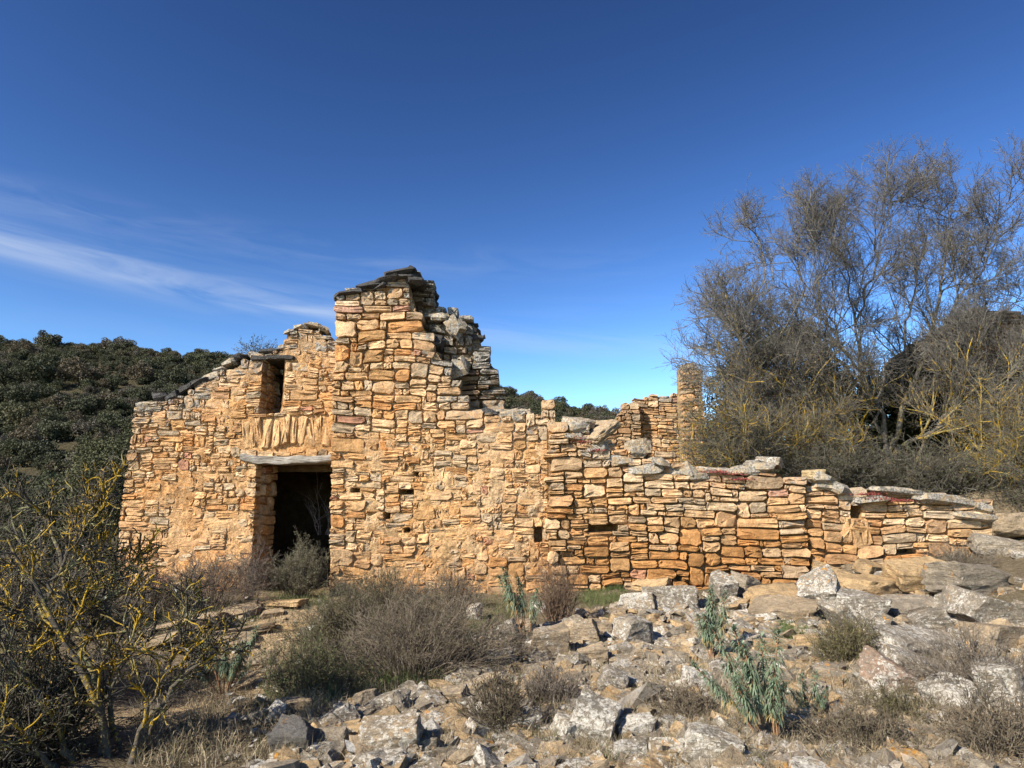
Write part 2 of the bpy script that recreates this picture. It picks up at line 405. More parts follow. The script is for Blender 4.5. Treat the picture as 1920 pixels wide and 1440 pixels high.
def stone_geo(rect, yf, depth, prot, rng, joint=.008, n=11, lump=1.0, rot=0.0):
    ua, ub, va, vb = rect; cu, cv = (ua + ub) / 2, (va + vb) / 2; hw, hv = (ub - ua) / 2 - joint, (vb - va) / 2 - joint
    hw = max(hw, .012); hv = max(hv, .012)
    n = 12; m0 = min(hw, hv); ch = rng.uniform(.12, .62, 4) * m0 * (.6 + .4 * lump); cw = ch * rng.uniform(.6, 1.7, 4); cw = np.minimum(cw, hw * .8)
    j_ = lambda: rng.uniform(-.16, .05) * m0 * lump
    pts_ = []
    for (sx, sy), c1, c2, first in (((1, -1), cw[0], ch[0], 0), ((1, 1), cw[1], ch[1], 1), ((-1, 1), cw[2], ch[2], 0), ((-1, -1), cw[3], ch[3], 1)):
        pa = (sx * (hw - c1), sy * hv); pb = (sx * hw, sy * (hv - c2)); pts_ += [pa, pb] if first == 0 else [pb, pa]
        if first == 0: pts_.append((sx * (hw + j_()), rng.uniform(-.3, .3) * hv))
        else: pts_.append((rng.uniform(-.4, .4) * hw, sy * (hv + j_())))
    pts_ = np.array(pts_); cx, cy = pts_[:, 0] / hw, pts_[:, 1] / hv
    cx = cx + rng.normal(0, .035, n) * m0 / hw; cy = cy + rng.normal(0, .05, n)
    tilt = rng.normal(0, .035) + rot; sk = rng.normal(0, .12)
    X = cx * hw + sk * cy * hv; Z = cy * hv * (1 + rng.normal(0, .07) * cx)
    X, Z = X * math.cos(tilt) - Z * math.sin(tilt), X * math.sin(tilt) + Z * math.cos(tilt)
    m = min(hw, hv); bev = rng.uniform(.14, .34) * m
    gx_, gz_ = rng.normal(0, .14), rng.normal(0, .18)          # facing of the dressed face
    def ring(s, y, jit):
        x, z = X * s, Z * s
        s2 = 1 - (1 - s) * (m / max(hw, m)) if s < 1 else s
        x = X * s2
        yy = y + (gx_ * x + gz_ * z) * .5 + rng.normal(0, jit, n)
        return x, z, yy
    rings = [ring(.93, depth, .01), ring(1.0, bev * .9 - prot * .0, .004), ring(.88, -prot, .007 * lump), ring(.50, -prot - bev * rng.uniform(-.1, .3), .013 * lump)]
    V = []
    for (x, z, y) in rings:
        uu, vv = warp(cu + x, cv + z); V.append(np.stack([uu, yf(uu, vv) + y, vv], -1))
    uu, vv = warp(np.array([cu]), np.array([cv])); V.append(np.stack([uu, yf(uu, vv) - prot - bev * .2 + rng.normal(0, .008, 1), vv], -1))
    V = np.concatenate(V); i = np.arange(n); j = (i + 1) % n; Q = []
    for q in range(3): Q.append(np.stack([q * n + i, q * n + j, (q + 1) * n + j, (q + 1) * n + i], -1))
    T = np.stack([3 * n + i, 3 * n + j, 0 * i + 4 * n], -1)
    # close the back
    T2 = np.stack([0 * i[1:-1], i[2:], i[1:-1]], -1)
    return V, np.concatenate(Q), np.concatenate([T, T2])
def put_stones(root, items, limit=300, mat=None, name='stone'):
    """items: (V,Q,T,rgba). The largest become parts, the rest one part of kind stuff."""
    mat = mat or M_STONE
    items = sorted(items, key=lambda it: -float(np.prod(np.ptp(it[0], axis=0)[[0, 2]])))
    for (V, Q, T, c) in items[:limit]:
        o = V.mean(0); col = np.tile(np.asarray(c, float), (len(V), 1))
        obj(name, mesh_np(name, V - o, Q, T, col, mat, True, 38), root, o)
    rest = items[limit:]
    if rest:
        acc = Acc()
        for (V, Q, T, c) in rest: acc.add(V, Q, T, c)
        o = obj('small_stones', acc.mesh('small_stones', mat, True, 38), root); o['kind'] = 'stuff'
def core(u0, u1, v0, top, holes, pits, yf, recess, amp, thick, col, du=.024, inset=.05, seed=0, bottom=None):
    nu = int((u1 - u0) / du); uc = u0 + (np.arange(nu) + .5) * du; vmax = top(uc).max()
    nv = int((vmax - v0) / du) + 1; vc = v0 + (np.arange(nv) + .5) * du
    U, Vv = np.meshgrid(uc, vc, indexing='ij')
    S = Vv < top(U) - inset
    for (a, b, lo, hi) in holes: S &= ~((U > a + .02) & (U < b - .02) & (Vv > lo + .0) & (Vv < hi))
    pu, pv = np.meshgrid(u0 + np.arange(nu + 1) * du, v0 + np.arange(nv + 1) * du, indexing='ij')
    wu, wv = warp(pu, pv); P = np.stack([pu, pv, 0 * pu + seed], -1)
    yfront = yf(wu, wv) + recess + amp * (.9 * fbm(P * 2.6, 3, seed) + .55 * fbm(P * 11, 3, seed + 5))
    for (a, b, lo, hi) in pits:
        yfront = yfront + .4 * ((pu > a) & (pu < b) & (pv > lo) & (pv < hi))
    F_ = np.stack([wu, yfront, wv], -1).reshape(-1, 3); B_ = np.stack([wu, yf(wu, wv) + thick, wv], -1).reshape(-1, 3)
    nF = len(F_); I = np.arange(nF).reshape(nu + 1, nv + 1)
    i, j = np.nonzero(S); Q = [np.stack([I[i, j], I[i + 1, j], I[i + 1, j + 1], I[i, j + 1]], -1), np.stack([I[i, j], I[i, j + 1], I[i + 1, j + 1], I[i + 1, j]], -1) + nF]
    Sp = np.pad(S, 1)
    for d in (0, 1):
        for sg in (1, -1):
            nb = np.roll(Sp, sg, axis=d)[1:-1, 1:-1]; bi, bj = np.nonzero(S & ~nb)
            if d == 0: e0, e1 = (I[bi, bj], I[bi, bj + 1]) if sg == 1 else (I[bi + 1, bj + 1], I[bi + 1, bj])
            else: e0, e1 = (I[bi + 1, bj], I[bi, bj]) if sg == 1 else (I[bi, bj + 1], I[bi + 1, bj + 1])
            Q.append(np.stack([e0, e1, e1 + nF, e0 + nF], -1)[:, ::-1])
    Q = np.concatenate(Q); V = np.concatenate([F_, B_])
    used = np.zeros(len(V), bool); used[Q.ravel()] = True; re = np.cumsum(used) - 1
    cc = col(V[used][:, 0], V[used][:, 2]) if callable(col) else np.tile(np.asarray(col, float), (used.sum(), 1))
    return V[used], re[Q], cc
def profile(pts, Y):
    W = np.array([at(p, q, Y) for p, q in pts]); 
    return lambda u: np.interp(u, W[:, 0], W[:, 2])
def px_rect(x0, x1, y0, y1, Y):
    a = at(x0, y1, Y); b = at(x1, y0, Y); return (a[0], b[0], a[2], b[2])
def tint(u, v, top, rng, grey=1.0, orange=0.0):
    c = OCHRE[rng.choice(len(OCHRE), p=OW / OW.sum())] * rng.uniform(.72, 1.16)
    d = float(top(np.array([u]))[0]) - v
    w = float(np.clip(1.0 - d / 1.0, 0, 1)) * grey
    if rng.random() < .35 + w: c = c * (1 - .38 * w) + np.array((.33, .295, .235)) * .38 * w
    if orange > 0: c = c * (1 - orange) + np.array((.37, .185, .065)) * orange * rng.uniform(.7, 1.2)
    al = np.clip(.25 * rng.random() + .62 * w + (.25 if rng.random() < .08 else 0), 0, 1)
    return (c[0], c[1], c[2], al)

# ---- the house front with door and window
YL = 12.3; rng = np.random.default_rng(11)
flat = lambda Y, s: (lambda u, v: Y + .05 * vn(np.stack([np.asarray(u) * .7, np.asarray(v) * .7, 0 * np.asarray(u)], -1), s))
house_top = profile([(245, 764), (290, 754), (330, 746), (362, 728), (400, 708), (430, 690), (452, 674), (475, 668), (526, 660), (536, 632), (560, 618), (598, 616), (612, 634), (640, 634)], YL)
def edge_x(z):   # battered left corner
    return np.interp(z, [at(213, 1115, YL)[2], at(253, 757, YL)[2]], [at(211, 1115, YL)[0], at(253, 757, YL)[0]])
door = px_rect(470, 640, 868, 1130, YL); window = px_rect(488, 532, 677, 777, YL); arch = px_rect(452, 624, 784, 868, YL)
root = empty('ruined_house', (-5.2, YL, -.1), 'roofless ochre stone house front with doorway and small upper window', 'ruin')
yfL = flat(YL, 41); uL0 = edge_x(-.15) ; uL1 = at(630, 900, YL)[0]
base = lambda u: 0 * u - .35
sizeL = lambda u, v: (.22, .115) if v > 2.9 else ((.20, .105) if v > 1.6 else (.23, .115))
rects = pack(uL0, uL1 + .06, base, house_top, [(door[0], door[1] + .3, -1, door[3]), window, arch], sizeL, rng)
items = []
for r in rects:
    cu, cv = (r[0] + r[1]) / 2, (r[2] + r[3]) / 2; ex = edge_x(cv)
    if r[1] < ex + .04: continue
    r = (max(r[0], ex + rng.uniform(-.012, .02)), r[1], r[2], r[3])
    quoin = r[0] < ex + .05 or abs(r[1] - door[0]) < .05 and cv < door[3] or abs(r[1] - window[0]) < .05 and window[2] < cv < window[3]
    dep = .42 if quoin else .22
    if abs(r[1] - door[0]) < .05 and cv < door[3]: dep = rng.uniform(.8, .95)
    low = ss(2.6, 1.4, cv) * ss(ex + .5, ex + 1.1, cu)
    prot = rng.uniform(.012, .05) if quoin else rng.uniform(.0, .036) - .012 * low
    items.append((*stone_geo(r, yfL, dep, prot, rng, .006), tint(cu, cv, house_top, rng, 1.0)))
# upright stones of the relieving arch, and the small course on the lintel
u = arch[0]
while u < arch[1] - .05:
    w = rng.uniform(.09, .17); f = (u - arch[0]) / (arch[1] - arch[0]); lo = arch[2] + .24 + .05 * math.sin(f * 3.1); hi = arch[3] + .04 - .12 * abs(f - .5)
    items.append((*stone_geo((u, u + w, lo + rng.uniform(-.03, .03), hi + rng.uniform(-.06, .04)), yfL, .2, rng.uniform(.0, .02), rng, .008, rot=(.5 - f) * .35 + rng.normal(0, .05)), tuple(np.array((.52, .325, .16)) * rng.uniform(.88, 1.1)) + (.1,))); u += w + rng.uniform(0, .02)
u = arch[0] - .02
while u < arch[1] + .05:
    w = rng.uniform(.16, .34); items.append((*stone_geo((u, u + w, arch[2] + .10 + rng.uniform(-.01, .02), arch[2] + .22 + rng.uniform(-.02, .03)), yfL, .2, rng.uniform(.01, .045), rng, .006), tint(u, 2, house_top, rng, .1, .25))); u += w
def reveal(xd, y0, y1, z0, z1, base_z):
    out = []
    for r in pack(y0, y1, lambda u: 0 * u + base_z, lambda u: 0 * u + z1, [], lambda u, v: (.34, .15), rng):
        V, Q, T = stone_geo(r, lambda u, v: 0 * u, .16, rng.uniform(.0, .03), rng, .006)
        c = tint(xd, r[2], house_top, rng, 0); out.append((np.stack([xd - V[:, 1], V[:, 0], V[:, 2]], -1), Q[:, ::-1], T[:, ::-1], c))
    return out
items += reveal(door[0] + .01, YL + .22, YL + .93, -.3, door[3], -.3) + reveal(window[0] + .01, YL + .2, YL + .9, window[2], window[3], window[2])
put_stones(root, items)
def colL(u, v):
    n = n2(u, v, .8, 3, 12)[:, None]; a = np.array((.54, .335, .168)); b = np.array((.54, .30, .125)); c = a * (1 - .5 * (n + 1)) + b * .5 * (n + 1)
    hi = ss(.6, .1, house_top(u) - v)[:, None] * .5; c = c * (1 - hi) + np.array((.30, .25, .18)) * hi
    return np.concatenate([c, np.zeros((len(u), 1))], 1)
house_left = lambda u: np.where(u < edge_x(0) - .0, house_top(u), house_top(u))
V, Q, C = core(uL0 + .02, uL1 + .1, -.5, house_top, [(door[0] - .06, door[1] + .5, -2, door[3] + .02), (window[0] - .05, window[1], window[2], window[3])], [], yfL, .004, .030, .92, colL, seed=3)
ex = edge_x(V[:, 2]) + .03; V[:, 0] = np.maximum(V[:, 0], ex)        # keep the battered corner
obj('mortar_core', mesh_np('mortar_core', V, Q, None, C, M_MORTAR, True), root)
# lintel of the door, slab over the window
def beam(name, x0, x1, z0, z1, y0, y1, sag, mat, seed, nseg=22, parent=None, tilt=0.0):
    r_ = np.random.default_rng(seed); t = np.linspace(0, 1, nseg); ring = 12; V = []
    for k, tt in enumerate(t):
        a = np.arange(ring) / ring * 2 * math.pi + .2; cx = np.sign(np.cos(a)) * np.abs(np.cos(a)) ** .4; cy = np.sign(np.sin(a)) * np.abs(np.sin(a)) ** .4
        endk = 1 - .25 * (tt < .001) - .25 * (tt > .999)
        yy = (y0 + y1) / 2 + cx * (y1 - y0) / 2 * endk; zz = (z0 + z1) / 2 + cy * (z1 - z0) / 2 * endk
        P = np.stack([yy * 3 + 0 * a, zz * 9, 0 * a + tt * 5], -1)
        zz = zz - sag * 4 * tt * (1 - tt) + tilt * (tt - .5) + .03 * fbm(P, 4, seed); yy = yy + .04 * fbm(P + 9, 4, seed)
        V.append(np.stack([0 * a + x0 + (x1 - x0) * tt, yy, zz], -1))
    V = np.concatenate(V); i = np.arange(ring); j = (i + 1) % ring; Q = np.concatenate([np.stack([k * ring + i, k * ring + j, (k + 1) * ring + j, (k + 1) * ring + i], -1) for k in range(nseg - 1)])
    V = np.concatenate([V, [V[:ring].mean(0)], [V[-ring:].mean(0)]]); n0 = len(V) - 2
    T = np.concatenate([np.stack([j, i, 0 * i + n0], -1), np.stack([(nseg - 1) * ring + i, (nseg - 1) * ring + j, 0 * i + n0 + 1], -1)])
    o = V.mean(0)
    return obj(name, mesh_np(name, V - o, Q[:, ::-1], T[:, ::-1], np.tile((.06, .055, .05, 0.), (len(V), 1)), mat, True, 45), parent, o)
lp = px_rect(450, 643, 849, 872, YL)
l = beam('lintel', lp[0], lp[1], lp[2] + .075, lp[3] + .01, YL - .09, YL + .24, .075, M_WOOD, 5, parent=root); l['label'] = 'sagging weathered grey timber lintel'
beam('lintel', lp[0] + .1, lp[1] + .2, lp[2] + .06, lp[3] - .01, YL + .25, YL + .85, .03, M_WOOD, 6, parent=root)
wp = px_rect(468, 556, 664, 677, YL)
beam('window_lintel', wp[0], wp[1], wp[2], wp[3] - .02, YL - .06, YL + .8, .0, M_SLATE, 7, parent=root)
# room behind: side walls, back wall and an added light-blocking sheet overhead
def slab_box(name, x0, x1, y0, y1, z0, z1, parent, mat, col, ztop=None):
    n_ = 14; us = np.linspace(0, 1, n_); acc = Acc()
    def face(p00, p10, p11, p01, s):
        p00, p10, p11, p01 = map(np.array, (p00, p10, p11, p01)); a, b = np.meshgrid(us, us, indexing='ij'); a = a[..., None]; b = b[..., None]
        P = p00 * (1 - a) * (1 - b) + p10 * a * (1 - b) + p11 * a * b + p01 * (1 - a) * b
        I = np.arange(n_ * n_).reshape(n_, n_)
        acc.add(P.reshape(-1, 3), np.stack([I[:-1, :-1], I[1:, :-1], I[1:, 1:], I[:-1, 1:]], -1).reshape(-1, 4), None, col)
    zt = ztop or (lambda x: z1)
    a, b = zt(x0), zt(x1)
    face((x0, y0, z0), (x1, y0, z0), (x1, y0, b), (x0, y0, a), 0); face((x1, y1, z0), (x0, y1, z0), (x0, y1, a), (x1, y1, b), 0)
    face((x0, y1, z0), (x0, y0, z0), (x0, y0, a), (x0, y1, a), 0); face((x1, y0, z0), (x1, y1, z0), (x1, y1, b), (x1, y0, b), 0)
    face((x0, y0, a), (x1, y0, b), (x1, y1, b), (x0, y1, a), 0)
    return obj(name, acc.mesh(name, mat, False), parent)
ci = (.13, .095, .06, .1)  # indoor stone colour darkened to deepen the shade behind the doorway
xa, xb = at(262, 760, 13.2)[0] + .25, uL1
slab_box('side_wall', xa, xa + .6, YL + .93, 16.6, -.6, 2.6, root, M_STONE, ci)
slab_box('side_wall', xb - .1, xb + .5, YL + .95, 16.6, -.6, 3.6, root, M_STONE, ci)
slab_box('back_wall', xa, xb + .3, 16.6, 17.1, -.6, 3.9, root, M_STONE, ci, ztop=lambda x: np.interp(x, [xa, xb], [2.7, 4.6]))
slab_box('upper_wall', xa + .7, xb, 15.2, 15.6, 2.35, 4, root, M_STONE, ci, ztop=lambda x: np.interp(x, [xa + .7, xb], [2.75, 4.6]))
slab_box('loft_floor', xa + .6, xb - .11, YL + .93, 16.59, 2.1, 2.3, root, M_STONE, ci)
acc = Acc(); xr = np.linspace(xa + .1, xb - .12, 24); yr = np.linspace(YL + .5, 15.4, 10); X_, Y_ = np.meshgrid(xr, yr, indexing='ij')
Z_ = house_top(X_) - .30 + .02 * n2(X_, Y_, 3, 3, 2) + (Y_ - YL) * .02; I = np.arange(240).reshape(24, 10)
Vr = np.concatenate([np.stack([X_, Y_, Z_], -1).reshape(-1, 3), np.stack([X_, Y_, Z_ - .1], -1).reshape(-1, 3)])
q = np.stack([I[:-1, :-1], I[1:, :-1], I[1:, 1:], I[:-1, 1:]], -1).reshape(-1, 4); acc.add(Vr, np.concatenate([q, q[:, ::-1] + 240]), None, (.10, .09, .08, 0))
obj('shading_sheet', acc.mesh('shading_sheet', M_SLATE), root)  # added overhead to keep sky light out of the room behind the window

# ---- flat slabs along broken tops
def slab_geo(cx, cy, cz, w, d, h, tilt, rng, n=13, yaw=0., pitch=0.):
    a = (np.arange(n) + rng.uniform(-.3, .3, n)) / n * 2 * math.pi; e = rng.uniform(.36, .6)
    X = np.sign(np.cos(a)) * np.abs(np.cos(a)) ** e * w / 2 * (1 + rng.uniform(-.16, .08, n)); Yv = np.sign(np.sin(a)) * np.abs(np.sin(a)) ** e * d / 2 * (1 + rng.uniform(-.16, .08, n))
    rings = [(.80, -h * .5), (1.0, -h * .22), (.97, h * .2), (.82, h * .5), (.4, h * .55)]; V = []
    for s, z in rings:
        V.append(np.stack([X * s + rng.normal(0, .018, n), Yv * s + rng.normal(0, .018, n), z + rng.normal(0, h * .14, n) + 0 * X], -1))
    V.append(np.array([[0, 0, h * .52]])); V.append(np.array([[0, 0, -h * .5]])); V = np.concatenate(V)
    i = np.arange(n); j = (i + 1) % n; Q = np.concatenate([np.stack([q * n + i, q * n + j, (q + 1) * n + j, (q + 1) * n + i], -1) for q in range(4)])
    T = np.concatenate([np.stack([4 * n + i, 4 * n + j, 0 * i + 5 * n], -1), np.stack([j, i, 0 * i + 5 * n + 1], -1)])
    Mx = np.array(Euler((pitch, -tilt, yaw)).to_matrix()); return V @ Mx.T + np.array((cx, cy, cz)), Q, T
def coping(root, lst, Y, rng, dark=.5, depth=.5, name='coping_slab'):
    for (px, py, wpx, hpx, tilt, dk) in lst:
        p = at(px, py, Y); k = Y / F * 1.03
        V, Q, T = slab_geo(p[0], Y + depth * .45, p[2], wpx * k, depth * rng.uniform(.85, 1.1), hpx * k, R(tilt), rng, yaw=rng.normal(0, .15))
        o = V.mean(0); g_ = rng.uniform(.8, 1.2)
        c = (.062 * g_, .058 * g_, .055 * g_, 0) if dk else (.34 * g_, .265 * g_, .17 * g_, .78)
        obj(name, mesh_np(name, V - o, Q, T, np.tile(c, (len(V), 1)), M_SLATE if dk else M_STONE, True, 22), root, o)
coping(root, [(268, 758, 44, 10, 2, 0), (297, 744, 28, 13, 0, 1), (325, 742, 34, 12, 35, 1), (348, 727, 46, 13, 22, 1), (372, 716, 44, 12, 18, 1), (395, 706, 40, 13, 20, 0), (412, 693, 34, 11, 14, 0),
              (430, 681, 34, 12, 25, 0), (450, 669, 36, 10, 10, 1), (475, 663, 34, 9, -4, 0), (504, 657, 46, 9, 2, 1), (532, 650, 36, 9, 4, 0), (560, 612, 30, 9, 4, 0), (583, 608, 34, 9, -6, 0), (545, 622, 28, 9, 6, 0), (602, 616, 24, 9, -20, 0)], YL, rng)

# ---- the tall gable fragment
YG = 12.0; rng = np.random.default_rng(23)
root = empty('gable_wall', (-1.6, YG, -.1), 'tall stepped gable fragment with dark slate capping, taller than every other wall', 'wall')
topA = profile([(618, 575), (632, 560), (690, 536), (735, 522), (766, 524), (774, 572), (782, 594), (794, 616), (808, 642), (822, 660), (842, 688), (860, 711), (869, 745), (882, 762), (935, 780), (1005, 776), (1020, 792), (1045, 796)], YG)
YB = YG + .42
topB = profile([(630, 552), (690, 532), (740, 508), (785, 508), (810, 530), (816, 567), (850, 587), (890, 602), (899, 629), (906, 664), (926, 692), (935, 729), (940, 764), (1030, 790)], YB)
gl = lambda z: np.interp(z, [at(617, 1060, YG)[2], at(630, 560, YG)[2]], [at(616, 1060, YG)[0], at(630, 560, YG)[0]])
uG0 = at(613, 1050, YG)[0]; uG1 = at(1034, 900, YG)[0]; yfG = flat(YG, 43); yfB = flat(YB, 44)
pits = [px_rect(746, 776, 918, 926, YG), px_rect(658, 674, 915, 924, YG), px_rect(718, 728, 956, 970, YG), px_rect(756, 768, 987, 995, YG), px_rect(1004, 1020, 994, 1020, YG), px_rect(777, 788, 884, 892, YG)]
def sizeG(u, v):
    if v > 3.6: return (.32, .155)
    if v > 2.6: return (.28, .135)
    if v > .55: return (.235, .115)
    return (.28, .15)
rects = pack(uG0, uG1, lambda u: 0 * u - .25, topA, pits, sizeG, rng); items = []
def orangeG(u, v): return float(.75 * ss(1.1, .2, v) * ss(-3.4, -.2, u) * .6)
for r in rects:
    cu, cv = (r[0] + r[1]) / 2, (r[2] + r[3]) / 2; ex = gl(cv)
    if r[1] < ex + .05: continue
    quoin = r[0] < ex + .09
    if quoin: r = (ex + rng.uniform(-.015, .02), r[1], r[2], r[3])
    edge = float(topA(np.array([cu + .25]))[0]) < cv
    low = float(ss(2.9, 2.2, cv) * (1 - .6 * ss(-.9, .3, cu)))
    prot = rng.uniform(.02, .06) if quoin else rng.uniform(.0, .042) - .016 * low
    gr = 1.0 if cv > 3.0 else .55
    items.append((*stone_geo(r, yfG, .40 if (quoin or edge) else .22, prot, rng, .006), tint(cu, cv, topA, rng, gr, orangeG(cu, cv))))
# inner leaf, standing back from the broken edge of the outer one
aR = lambda z: np.interp(z, [at(882, 762, YG)[2], at(860, 711, YG)[2], at(822, 660, YG)[2], at(794, 616, YG)[2], at(766, 524, YG)[2]], [at(882, 762, YG)[0], at(860, 711, YG)[0], at(822, 660, YG)[0], at(794, 616, YG)[0], at(766, 524, YG)[0]])
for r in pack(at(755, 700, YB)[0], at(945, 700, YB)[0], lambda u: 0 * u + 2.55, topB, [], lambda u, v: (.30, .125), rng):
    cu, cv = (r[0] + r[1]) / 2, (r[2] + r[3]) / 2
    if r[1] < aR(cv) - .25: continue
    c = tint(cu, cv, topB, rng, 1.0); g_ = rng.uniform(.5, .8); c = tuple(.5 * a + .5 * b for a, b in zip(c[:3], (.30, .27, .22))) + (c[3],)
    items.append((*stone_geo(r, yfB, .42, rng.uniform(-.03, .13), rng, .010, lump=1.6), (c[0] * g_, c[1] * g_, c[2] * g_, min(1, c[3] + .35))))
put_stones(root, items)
def colG(u, v):
    n = n2(u, v, .7, 3, 15)[:, None]; c = np.array((.56, .365, .19)) + n * np.array((.03, -.005, -.03))
    o = (ss(1.3, .2, v) * ss(-3.2, -.2, u) * .55)[:, None]; c = c * (1 - o) + np.array((.36, .19, .07)) * o
    hi = ss(2.6, 3.6, v)[:, None] * .55; c = c * (1 - hi) + np.array((.26, .19, .12)) * hi
    return np.concatenate([c, np.zeros((len(u), 1))], 1)
V, Q, C = core(uG0, uG1 + .05, -.4, topA, [], pits, yfG, .006, .032, .47, colG, seed=8)
k = ss(2.5, 3.3, V[:, 2]); fr = V[:, 1] < YG + .3; V[fr, 1] += .05 * k[fr]; V[:, 0] = np.maximum(V[:, 0], gl(V[:, 2]) + .03)
obj('mortar_core', mesh_np('mortar_core', V, Q, None, C, M_MORTAR, True), root)
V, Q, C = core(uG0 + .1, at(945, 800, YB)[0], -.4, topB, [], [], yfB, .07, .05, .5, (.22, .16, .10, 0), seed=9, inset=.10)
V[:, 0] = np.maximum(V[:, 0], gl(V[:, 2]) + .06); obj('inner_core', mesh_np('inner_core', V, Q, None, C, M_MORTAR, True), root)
coping(root, [(652, 545, 78, 13, 12, 1), (686, 531, 64, 13, 9, 1), (672, 537, 50, 8, 14, 1), (724, 520, 56, 11, 14, 1), (750, 507, 70, 14, 12, 1), (745, 516, 66, 9, 6, 1), (774, 522, 46, 14, -8, 1), (712, 533, 46, 10, 20, 1)], YG - .16, rng, depth=.85)
coping(root, [(792, 532, 38, 12, -6, 1), (800, 548, 40, 12, 2, 1), (797, 560, 44, 13, 4, 1), (838, 596, 34, 11, -4, 1), (876, 608, 36, 10, 3, 1), (882, 620, 36, 10, 5, 1), (888, 632, 38, 9, 2, 1), (906, 680, 34, 11, -6, 1), (914, 695, 36, 12, 4, 1), (920, 728, 36, 10, 10, 1)], YB, rng, depth=.5)
coping(root, [(852, 610, 36, 34, 48, 0), (812, 640, 40, 22, -8, 1), (858, 688, 38, 30, 20, 0), (826, 592, 30, 12, 0, 0), (905, 776, 60, 13, 4, 1), (965, 777, 78, 18, 4, 0), (985, 798, 56, 15, -6, 0), (935, 790, 50, 14, 6, 0)], YG + .1, rng, depth=.45, name='edge_block')

# ---- the low dry-stone wall
rng = np.random.default_rng(37); YR = 11.82
root = empty('dry_stone_wall', (4.3, YR, .1), 'long low dry stone wall running from the gable to the rubble bank', 'wall')
topR1 = profile([(1030, 800), (1060, 800), (1110, 812), (1150, 834), (1225, 856), (1290, 872), (1310, 884), (1400, 884), (1460, 878), (1475, 892), (1514, 896)], YR)
topR2 = profile([(1512, 898), (1545, 902), (1590, 924), (1640, 920), (1690, 918), (1760, 924), (1850, 945), (1872, 968)], YR)
yfR = flat(YR, 51); yfR2 = lambda u, v: yfR(u, v) + .07
j0 = at(1036, 950, YR)[0]; j1 = at(1512, 950, YR)[0]; j2 = at(1868, 980, YR)[0]
pitR = [px_rect(1106, 1158, 990, 1002, YR), px_rect(1602, 1622, 945, 968, YR), px_rect(1686, 1722, 1028, 1038, YR), px_rect(1266, 1276, 1078, 1086, YR)]
def sizeR(u, v): return (.31, .115) if u < 2.4 else (.40, .14)
def orangeR(u, v): return float(1.0 * ss(1.35, .75, v) * ss(6.0, 4.9, u) * ss(.6, 1.2, u))
items = []
for (a, b, tp, yf) in ((j0 - .02, j1, topR1, yfR), (j1 + .03, j2, topR2, yfR2)):
    for r in pack(a, b, lambda u: 0 * u - .2, tp, pitR, sizeR, rng):
        cu, cv = (r[0] + r[1]) / 2, (r[2] + r[3]) / 2
        endq = abs(r[1] - b) < .06
        if abs(r[0] - (j0 - .02)) < .05: r = (r[0] + rng.uniform(-.14, .02), r[1], r[2], r[3])
        if endq: r = (r[0] - rng.uniform(0, .05), b + rng.uniform(-.015, .01), r[2], r[3])
        og = orangeR(cu, cv) * (1 if rng.random() < .6 else .25)
        items.append((*stone_geo(r, yf, .40 if endq else rng.uniform(.22, .34), rng.uniform(.0, .07) + (.06 if r[0] < j0 + .02 else 0), rng, .009), tint(cu, cv, tp, rng, .75, og)))
# leaning uprights round the gap near the right end
for (x, y, w, h, rt) in ((1599, 992, 22, 52, -.30), (1615, 1008, 13, 36, 0.0), (1630, 996, 16, 52, .14)):
    rr = px_rect(x - w / 2, x + w / 2, y - h / 2, y + h / 2, YR - .05)
    items.append((*stone_geo(rr, lambda u, v: yfR2(u, v) - .03, .25, .02, rng, .004, rot=rt), (.44, .27, .13, .2)))
put_stones(root, items)
for (a, b, tp, yf, sd) in ((j0 - .05, j1, topR1, yfR, 21), (j1 + .01, j2 - .05, topR2, yfR2, 22)):
    V, Q, C = core(a, b, -.4, tp, [], pitR, yf, .062, .03, .62, (.30, .18, .085, 0), seed=sd, inset=.07)
    k = ss(2.2, .8, V[:, 0]); fr = V[:, 1] < YR + .35; V[fr, 1] -= .05 * k[fr]
    obj('wall_core', mesh_np('wall_core', V, Q, None, C, M_MORTAR, True), root)
coping(root, [(1085, 800, 50, 16, 4, 0), (1075, 818, 60, 15, -3, 0), (1125, 838, 62, 17, 4, 0), (1160, 862, 80, 16, -8, 0), (1215, 880, 76, 20, 5, 0), (1270, 884, 84, 22, 6, 0), (1190, 846, 40, 15, 0, 0), (1236, 866, 44, 14, -14, 0), (1305, 892, 60, 16, 3, 0),
              (1350, 884, 84, 14, -2, 0), (1408, 882, 50, 16, 4, 0), (1432, 874, 60, 16, -6, 0), (1565, 912, 70, 18, -12, 0), (1545, 897, 44, 14, -8, 0), (1690, 922, 110, 11, -5, 0), (1775, 937, 120, 15, -5, 0), (1848, 950, 40, 13, -10, 0), (1834, 969, 90, 13, -5, 0), (1640, 938, 70, 12, 2, 0)], YR - .06, rng, depth=.6)

